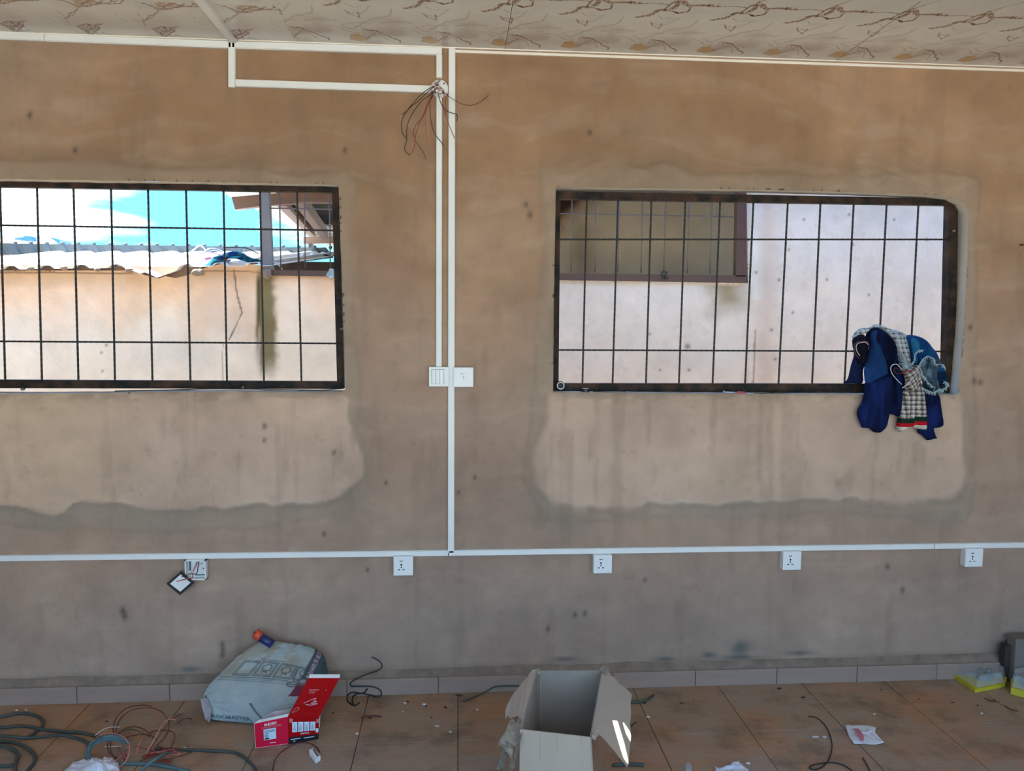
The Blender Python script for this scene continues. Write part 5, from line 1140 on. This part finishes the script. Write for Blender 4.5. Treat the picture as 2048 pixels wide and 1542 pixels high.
# ------------------------------------------------------------------ outside: neighbour's building
YN = 1.40
solid_poly = [(-500, 1500), (-500, 541), (0, 541), (140, 541), (262, 541), (275, 546), (300, 553), (318, 557), (330, 552), (350, 556), (375, 550), (390, 543), (420, 532), (470, 526), (500, 529), (538, 532), (540, 551), (1000, 556), (1488, 566), (1496, 566), (1496, 100), (2600, 100), (2600, 1500)]
sp = [(W(a, b, YN)[0], W(a, b, YN)[2]) for a, b in solid_poly]; sp = [(max(-2.99, min(3.69, a)), max(.91, min(2.89, b))) for a, b in sp]
def nb_paint(px, py, x, z):
    C = np.zeros((px.size, 3)); n1 = fbm(x*1.3+13, z*1.3+2, 4); n2 = fbm(x*5+3, z*5+1, 4); n3 = fbm(x*16+3, z*16+1, 3)
    C[:] = (.76, .66, .545); right = px > 900
    mixc(C, (.70, .60, .52), right*1.)
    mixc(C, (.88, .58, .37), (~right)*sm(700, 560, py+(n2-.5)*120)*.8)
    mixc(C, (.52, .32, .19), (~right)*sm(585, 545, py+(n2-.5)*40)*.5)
    mixc(C, (.55, .34, .22), (~right)*np.exp(-((px-470-20*(n2-.5))/70)**2)*sm(720, 620, py)*.45)
    mixc(C, (.55, .34, .22), (~right)*np.exp(-((px-270)/20)**2)*sm(680, 560, py+(n2-.5)*60)*.35)
    w = 6*(n3-.5)+5*(n2-.5)
    gx = px-538-(py-560)*.02; ed = sm(-26, -20, gx+w)*sm(22, 4, gx+w*2)
    mixc(C, (.13, .11, .035), (~right)*ed*sm(530, 560, py)*sm(778, 700, py+(n2-.5)*60)*.9)
    mixc(C, (.07, .055, .02), (~right)*np.exp(-((px-516-w*.6)/4.5)**2)*sm(545, 570, py)*sm(770, 640, py)*.9)
    cr1 = seg_d(px, py, [(468, 540), (471, 565), (474, 590), (484, 625), (470, 655), (458, 680)]); mixc(C, (.16, .09, .06), sm(2.0, .8, cr1+(n3-.5)*2)*.85)
    cr2 = seg_d(px, py, [(446, 685), (444, 720), (446, 762)]); mixc(C, (.28, .2, .15), sm(1.6, .5, cr2)*.6)
    mixc(C, (.16, .08, .04), (~right)*(px < 270)*sm(2.2, .8, np.abs(py-546-3*(n2-.5)))*.8)
    mixc(C, (.16, .09, .05), (~right)*(px > 380)*(px < 540)*sm(2.0, .6, np.abs(py-543-(px-460)*.02-6*(n2-.5)))*.7)
    # right part: corner line, stain under the frame, pink band
    mixc(C, (.52, .36, .28), np.exp(-((px-1530)/26)**2)*.5*sm(.3, .7, n1+.15))
    mixc(C, (.26, .19, .09), np.exp(-((px-1455-(n2-.5)*30)/34)**2)*sm(566, 575, py)*sm(650, 600, py+(n2-.5)*60)*.85)
    mixc(C, (.22, .14, .11), sm(2.2, .8, seg_d(px, py, [(1508, 660), (1506, 720), (1504, 770)])+(n3-.5)*2)*.7)
    mixc(C, (.66, .62, .56), np.exp(-((px-1508)/12)**2)*(py < 600)*.6)
    mixc(C, (.33, .26, .2), sm(.66, .78, n3)*.14*right)
    for (a, b, s_) in ((1375, 693, 6), (1378, 740, 3), (1583, 625, 3), (1555, 560, 3), (1695, 430, 3), (1702, 490, 3), (1605, 440, 2.5), (1575, 500, 2.5), (1735, 590, 2.5), (1510, 545, 3), (1540, 660, 3), (1320, 740, 2.5), (1299, 668, 2.5), (1650, 560, 2.5), (1548, 718, 3), (1785, 440, 2.5), (1850, 480, 3), (213, 690, 3), (203, 705, 2.5), (205, 742, 2.5)):
        mixc(C, (.10, .08, .07), np.exp(-((px-a)**2+(py-b)**2)/(s_)**2)*.8)
    C *= (1+.20*(n1-.5)+.18*(n2-.5)+.1*(n3-.5))[:, None]
    return np.clip(C, .01, .9)
def nb_disp(px, py, x, z): return -(fbm(x*3, z*3, 3)-.5)*.015-.02*sm(1497, 1505, px)
nb = empty('neighbour_house', (0, YN, 0), label='neighbouring plastered house with tin roof and barred veranda seen through both windows', cat='house')
nw = grid_wall('plaster_wall', -3.0, 3.7, .9, 2.9, .0075, YN, [], nb_paint, nb_disp, plaster_out, keep=sp)
nw.parent = nb; nw.location = (0, 0, 0); nw['label'] = 'cracked and moss-stained plaster wall'
mb = MB(); mb.box((-3.4, YN+.05, 0), (3.9, YN+.16, 1.90)); mb.box((-3.4, YN+.04, 1.88), (W(538, 540, YN)[0], YN+.14, 1.962)); mb.box((W(1505, 500, YN)[0], YN+.05, 0), (3.9, YN+.16, 3.3)); mb.build('wall_core', plaster_plain, nb)
# veranda back wall
def bw_paint(px, py, x, z):
    C = np.zeros((px.size, 3)); n1 = fbm(x*1.3, z*1.3, 4); n2 = fbm(x*5+3, z*5+1, 4); C[:] = (.62, .52, .39)
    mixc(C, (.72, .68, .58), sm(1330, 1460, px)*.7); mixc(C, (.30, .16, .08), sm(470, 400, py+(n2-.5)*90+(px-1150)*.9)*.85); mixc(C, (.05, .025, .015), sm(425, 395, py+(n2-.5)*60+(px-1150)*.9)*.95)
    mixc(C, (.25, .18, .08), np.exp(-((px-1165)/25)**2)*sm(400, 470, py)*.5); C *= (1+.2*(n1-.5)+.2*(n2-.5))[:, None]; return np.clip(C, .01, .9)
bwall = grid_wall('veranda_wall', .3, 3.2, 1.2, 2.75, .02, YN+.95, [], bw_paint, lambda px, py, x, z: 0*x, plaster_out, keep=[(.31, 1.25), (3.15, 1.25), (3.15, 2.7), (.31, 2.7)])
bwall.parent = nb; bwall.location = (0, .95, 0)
mb = MB(); mb.box((.3, YN+.97, 0), (3.2, YN+1.1, 2.7)); mb.box((.25, YN+.93, 0), (.33, YN+2.2, 2.7)); mb.build('wall_core', plaster_plain, nb)
def nrail(px4, depth=.05, m=brownpaint, nm='frame_rail', Y=YN-.012): return prism_obj(nm, [W(a, b, Y) for a, b in px4], (0, depth, 0), m, nb)
nrail([(540, 540), (1492, 551), (1494, 566), (540, 551)])
nrail([(1472, 553), (1492, 553), (1494, 200), (1478, 200)])
nrail([(518, 372), (536, 372), (544, 546), (524, 546)], .06, greypost, 'post')
for k in range(20):
    xx = W(560.5, 500, YN)[0]+.1475*k
    if xx > W(1470, 400, YN)[0]: break
    V, Fc = tube_geo([(xx+random.uniform(-.003, .003), YN+.01, 1.96), (xx, YN+.01, 2.62)], .0042, 6); mesh_obj('bar', V, Fc, barpaint, nb, True)
z_h = W(1200, 428.5, YN)[2]; V, Fc = tube_geo([(W(540, 430, YN)[0], YN+.004, z_h), (W(1475, 430, YN)[0], YN+.004, z_h)], .0042, 6); mesh_obj('bar', V, Fc, barpaint, nb, True)
# broken cement lumps at the post foot and a rag
def lump(name, px, py, Y, r_, m, parent=None, sq=(1, .8, 1.1), **k):
    bmq = bmesh.new(); bmesh.ops.create_icosphere(bmq, subdivisions=3, radius=1); c = W(px, py, Y)
    for v in bmq.verts:
        n_ = .75+.5*float(fbm(np.array(v.co.x*2.2+px), np.array(v.co.z*2.2+v.co.y), 3)); v.co = Vector((v.co.x*r_*sq[0]*n_, v.co.y*r_*sq[1]*n_, v.co.z*r_*sq[2]*n_))
    V = [c+np.array(v.co) for v in bmq.verts]; Fc = [tuple(x.index for x in f.verts) for f in bmq.faces]; bmq.free()
    return mesh_obj(name, V, Fc, m, parent, True, **k)
lump('cement_lump', 535, 547, YN-.03, .030, mortar, nb, (.8, .6, 1.1))
# beams of the veranda roof
prism_obj('beam', [W(463, 394, YN+.25), W(520, 389, YN+.25), W(700, 375, YN+.25), W(700, 398, YN+.25), W(520, 412, YN+.25), W(470, 419, YN+.25)], (0, .05, 0), browntimber, nb)
mb = MB(); xa = W(520, 400, YN+.2)[0]; zt = W(600, 400, YN+.25)[2]
mb.box((W(600, 400, YN+.25)[0], YN+.22, W(600, 405, YN+.25)[2]), (W(760, 405, YN+.25)[0], YN+.29, W(600, 383, YN+.25)[2])); mb.build('beam', browntimber, nb)
def beam2(p0, Y0, p1, Y1, hgt, wd_, m=browntimber):
    a = W(*p0, Y0); b = W(*p1, Y1); mbq = MB(); P8 = []
    for z_ in (0, hgt):
        P8 += [a+[-wd_, 0, z_], b+[-wd_, 0, z_], b+[wd_, 0, z_], a+[wd_, 0, z_]]
    mbq.hexa(P8); o = mbq.build('beam', m, nb); fix_normals(o)
beam2((563, 412), YN+.3, (625, 474), YN+3.0, .11, .03)
beam2((590, 400), YN+.3, (650, 478), YN+2.8, .09, .03)
prism_obj('beam', [W(607, 474, 5.0), W(700, 470, 5.0), W(700, 486, 5.0), W(607, 487, 5.0)], (0, .06, 0), browntimber, nb)
prism_obj('post', [W(617, 476, 5.05), W(624.5, 476, 5.05), W(625, 512, 5.05), W(617, 512, 5.05)], (0, .08, 0), greypost, nb)
def corrugated(name, p00, p10, p11, p01, nrib, amp, m, parent, nv=3, prof='sine', sag=None, thick=.0, **k):
    nu = nrib*8; V = []; Fc = []; nrm = np.cross(np.array(p10)-np.array(p00), np.array(p01)-np.array(p00)); nrm = nrm/np.linalg.norm(nrm)
    if nrm[2] < 0: nrm = -nrm
    for j in range(nv+1):
        for i in range(nu+1):
            s_ = i/nu; t = j/nv; ph = (s_*nrib) % 1.0
            h = .5+.5*math.cos(2*PI*ph) if prof == 'sine' else max(0., min(1., (0.20-abs(ph-.5))/.08))
            p = bil(p00, p10, p11, p01, s_, t)+nrm*amp*h
            if sag: p = p+sag(s_, t)
            V.append(p)
    w_ = nu+1
    for j in range(nv):
        for i in range(nu): Fc.append((j*w_+i, j*w_+i+1, (j+1)*w_+i+1, (j+1)*w_+i))
    o = mesh_obj(name, V, Fc, m, parent, prof == 'sine', **k)
    md = o.modifiers.new('gauge', 'SOLIDIFY'); md.thickness = .002; return o
# upper veranda roof: ribs run along x, so the sheet's left edge shows the wave
zr = 2.55
corrugated('roof_sheet', (-1.74, YN-.15, zr), (-1.62, 6.2, zr+.03), (3.4, 6.2, zr+.06), (3.4, YN-.15, zr), 44, .035, galv_under, nb, nv=2)
# low lean-to roof, ribs run up the slope
def sagf(s_, t):
    X = -3.3+(2.22)*s_; a = W(265, 540, YN)[0]; b = W(390, 540, YN)[0]; c = W(330, 540, YN)[0]
    k = max(0., 1-abs(X-c)/((b-a)/2)); return np.array([0, -.045*k*(1-t), -.070*k*(1-t)**3])
x0_, x1_ = -3.3, W(538, 540, YN)[0]+.02
nr = 11
corrugated('low_roof_sheet', (x0_, YN-.05, W(100, 541, YN-.05)[2]-.014), (x1_, YN-.05, W(500, 527, YN-.05)[2]-.010), (x1_, 4.9, W(500, 503, 4.9)[2]), (x0_-1.0, 4.9, W(50, 505, 4.9)[2]), nr, .020, galv, nb, nv=6, prof='trap', sag=sagf)
corrugated('ridge_sheet', W(-200, 509, 4.90), W(664, 510, 4.90), W(652, 495, 4.905), W(-214, 484, 4.905), 27, -.018, galv_darkened, nb, nv=2, prof='trap')  # shade of this face is carried by the dark material
for _i in range(24):
    _x = 31+_i*31.5
    if 515 < _x < 545: continue
    lump('rib_end', _x, 485.5+_x*.0145, 4.93, .024, galv_darkened, nb, (.8, .6, .9))
# rubble course along the sheet edge
for q in ((396, 545, .030), (62, 537, .018), (128, 536, .018), (195, 539, .016), (258, 540, .020)): lump('rib_end_mortar', q[0], q[1], YN-.05, q[2], mortar, nb, (1.2, .8, .75))
# recess roof seen behind the barred opening in the left window
corrugated('recess_roof_sheet', (W(545, 520, 3.6)[0], 3.55, W(545, 517, 3.55)[2]), (W(760, 508, 3.6)[0], 3.55, W(760, 507, 3.55)[2]), (W(760, 505, 5)[0], 4.8, W(760, 504, 4.8)[2]), (W(545, 511, 5)[0], 4.8, W(545, 511, 4.8)[2]), 10, .02, galv, nb, nv=2)
mb = MB(); mb.box((W(545, 520, 3.7)[0], 3.7, 0), (W(760, 520, 3.7)[0], 3.8, W(545, 520, 3.7)[2]-.01)); mb.build('recess_shade_wall', darkwood, nb)  # dark wall stands in for the shade inside the recess
prism_obj('recess_beam', [W(548, 522, 3.5), W(665, 512, 3.5), W(665, 515, 3.5), W(548, 530, 3.5)], (0, .04, 0), galv_darkened, nb)
# far tank roof on the horizon
ft = empty('far_roof', tuple(W(75, 490, 30)), label='distant pale domed roof with a blue tank on the horizon at far left', cat='roof')
def fprism(nm, L, m, Y=30, dpt=2.0): prism_obj(nm, [W(a, b, Y) for a, b in L], (0, dpt, 0), m, ft)
fprism('dome', [(25, 482), (34, 478), (48, 474), (72, 472), (95, 475), (108, 480), (116, 488), (25, 488)], galv); fprism('tank', [(47, 472), (57, 472), (60, 480), (46, 481)], tank_m, 29.5, 1); fprism('wing', [(96, 474), (112, 477), (120, 480), (116, 487), (108, 480)], tank_m, 29.5, 1); fprism('wing', [(29, 476), (46, 474), (46, 476), (30, 479)], tank_m, 29.5, 1)
mb = MB(); q = W(70, 488, 31); mb.box((q[0]-1.2, 30.5, 0), (q[0]+1.0, 32, q[2])); mb.build('far_wall', plaster_plain, ft)
# bundle of cloth and cables on the low roof
YB = YN+.12
cbn = empty('roof_cloth_bundle', tuple(W(460, 525, YB)), label='tangle of teal and navy cloth lying on the low tin roof', cat='cloth')
zr3 = lambda L: [(380+a/6.4, 370+b/6.4) for a, b in L]
def bundle(nm, L, c1, c2, Yc, seed, T=.05):
    pl = [W(a, b, Yc) for a, b in zr3(L)]; c = sum(pl)/len(pl); P = spline(pl, 4, True); n_ = len(P); V = []; Fc = []; K = 7
    for k in range(K+1):
        f = math.cos(PI/2*k/K); hh = math.sin(PI/2*k/K)
        for i, p in enumerate(P):
            q = c+(p-c)*f; wv = (fbm(np.array(q[0]*38+seed), np.array(q[2]*50+seed), 3)-.5)*.09*hh; V.append(q+np.array([0, -T*hh-wv, 0]))
    for k in range(K):
        for i in range(n_): Fc.append((k*n_+i, k*n_+(i+1) % n_, (k+1)*n_+(i+1) % n_, (k+1)*n_+i))
    V = np.array(V); C = np.zeros((len(V), 3)); C[:] = c1; mixc(C, c2, sm(.45, .55, fbm(V[:, 0]*40+seed, V[:, 2]*60, 3)))
    mesh_obj(nm, V, Fc, cloth_m, cbn, True, C)
bundle('teal_cloth', [(150, 1050), (230, 1000), (300, 930), (400, 890), (520, 850), (620, 850), (700, 880), (760, 930), (700, 960), (560, 940), (440, 960), (340, 1010), (220, 1060)], (.05, .32, .38), (.015, .04, .13), YB-.05, 3)
bundle('navy_cloth', [(560, 860), (680, 880), (800, 930), (900, 960), (910, 1000), (800, 1005), (680, 970), (560, 930)], (.015, .07, .10), (.03, .15, .17), YB-.03, 9)
bundle('pink_cloth', [(170, 930), (260, 910), (400, 960), (520, 950), (500, 985), (360, 1005), (230, 990)], (.55, .22, .38), (.65, .55, .62), YB-.01, 15, .03)
for k, (L, m, rr) in enumerate(((zr3([(10, 860), (60, 820), (120, 775), (170, 800), (210, 860)]), white_cord, .004), (zr3([(180, 850), (260, 810), (340, 815), (420, 850)]), white_cord, .004), (zr3([(200, 870), (300, 835), (400, 860), (440, 890)]), white_cord, .004),
        (zr3([(430, 800), (560, 800), (690, 800), (780, 830), (880, 880)]), green_hose, .004), (zr3([(700, 820), (690, 860), (730, 900), (830, 940), (920, 915)]), white_cord, .004), (zr3([(1060, 985), (1110, 1000), (1150, 1040), (1180, 1080)]), white_cord, .004), (zr3([(120, 880), (240, 860), (330, 880), (420, 900)]), pinkish_ink, .004))):
    tube('roof_cable', [W(a, b, YB-.10) for a, b in L], rr, m, cbn, sub=4)
prism_obj('pale_rag', [W(a, b, YN-.05) for a, b in zr3([(1790, 1065), (1835, 1075), (1835, 1180), (1800, 1200), (1770, 1170), (1735, 1160), (1760, 1120)])], (0, .03, 0), mat('pale_rag', (.32, .42, .42), .9, var=.4, scale=30, bump=.8, bscale=50), label='pale grey-green rag tied to the neighbouring frame, right end of the left window', cat='rag')
tube('wire_knot', [W(a, b, YN-.02) for a, b in ((1322, 548), (1326, 543), (1333, 545), (1330, 553), (1336, 556), (1328, 558), (1324, 551))], .006, darkwood, label='twisted dark wire knot on the neighbouring window rail', cat='wire')
# ground outside, a red-earth yard on the open side
mb = MB(); mb.box((-60, -60, -.30), (60, 60, -.10)); mb.build('ground', earth, kind='structure')
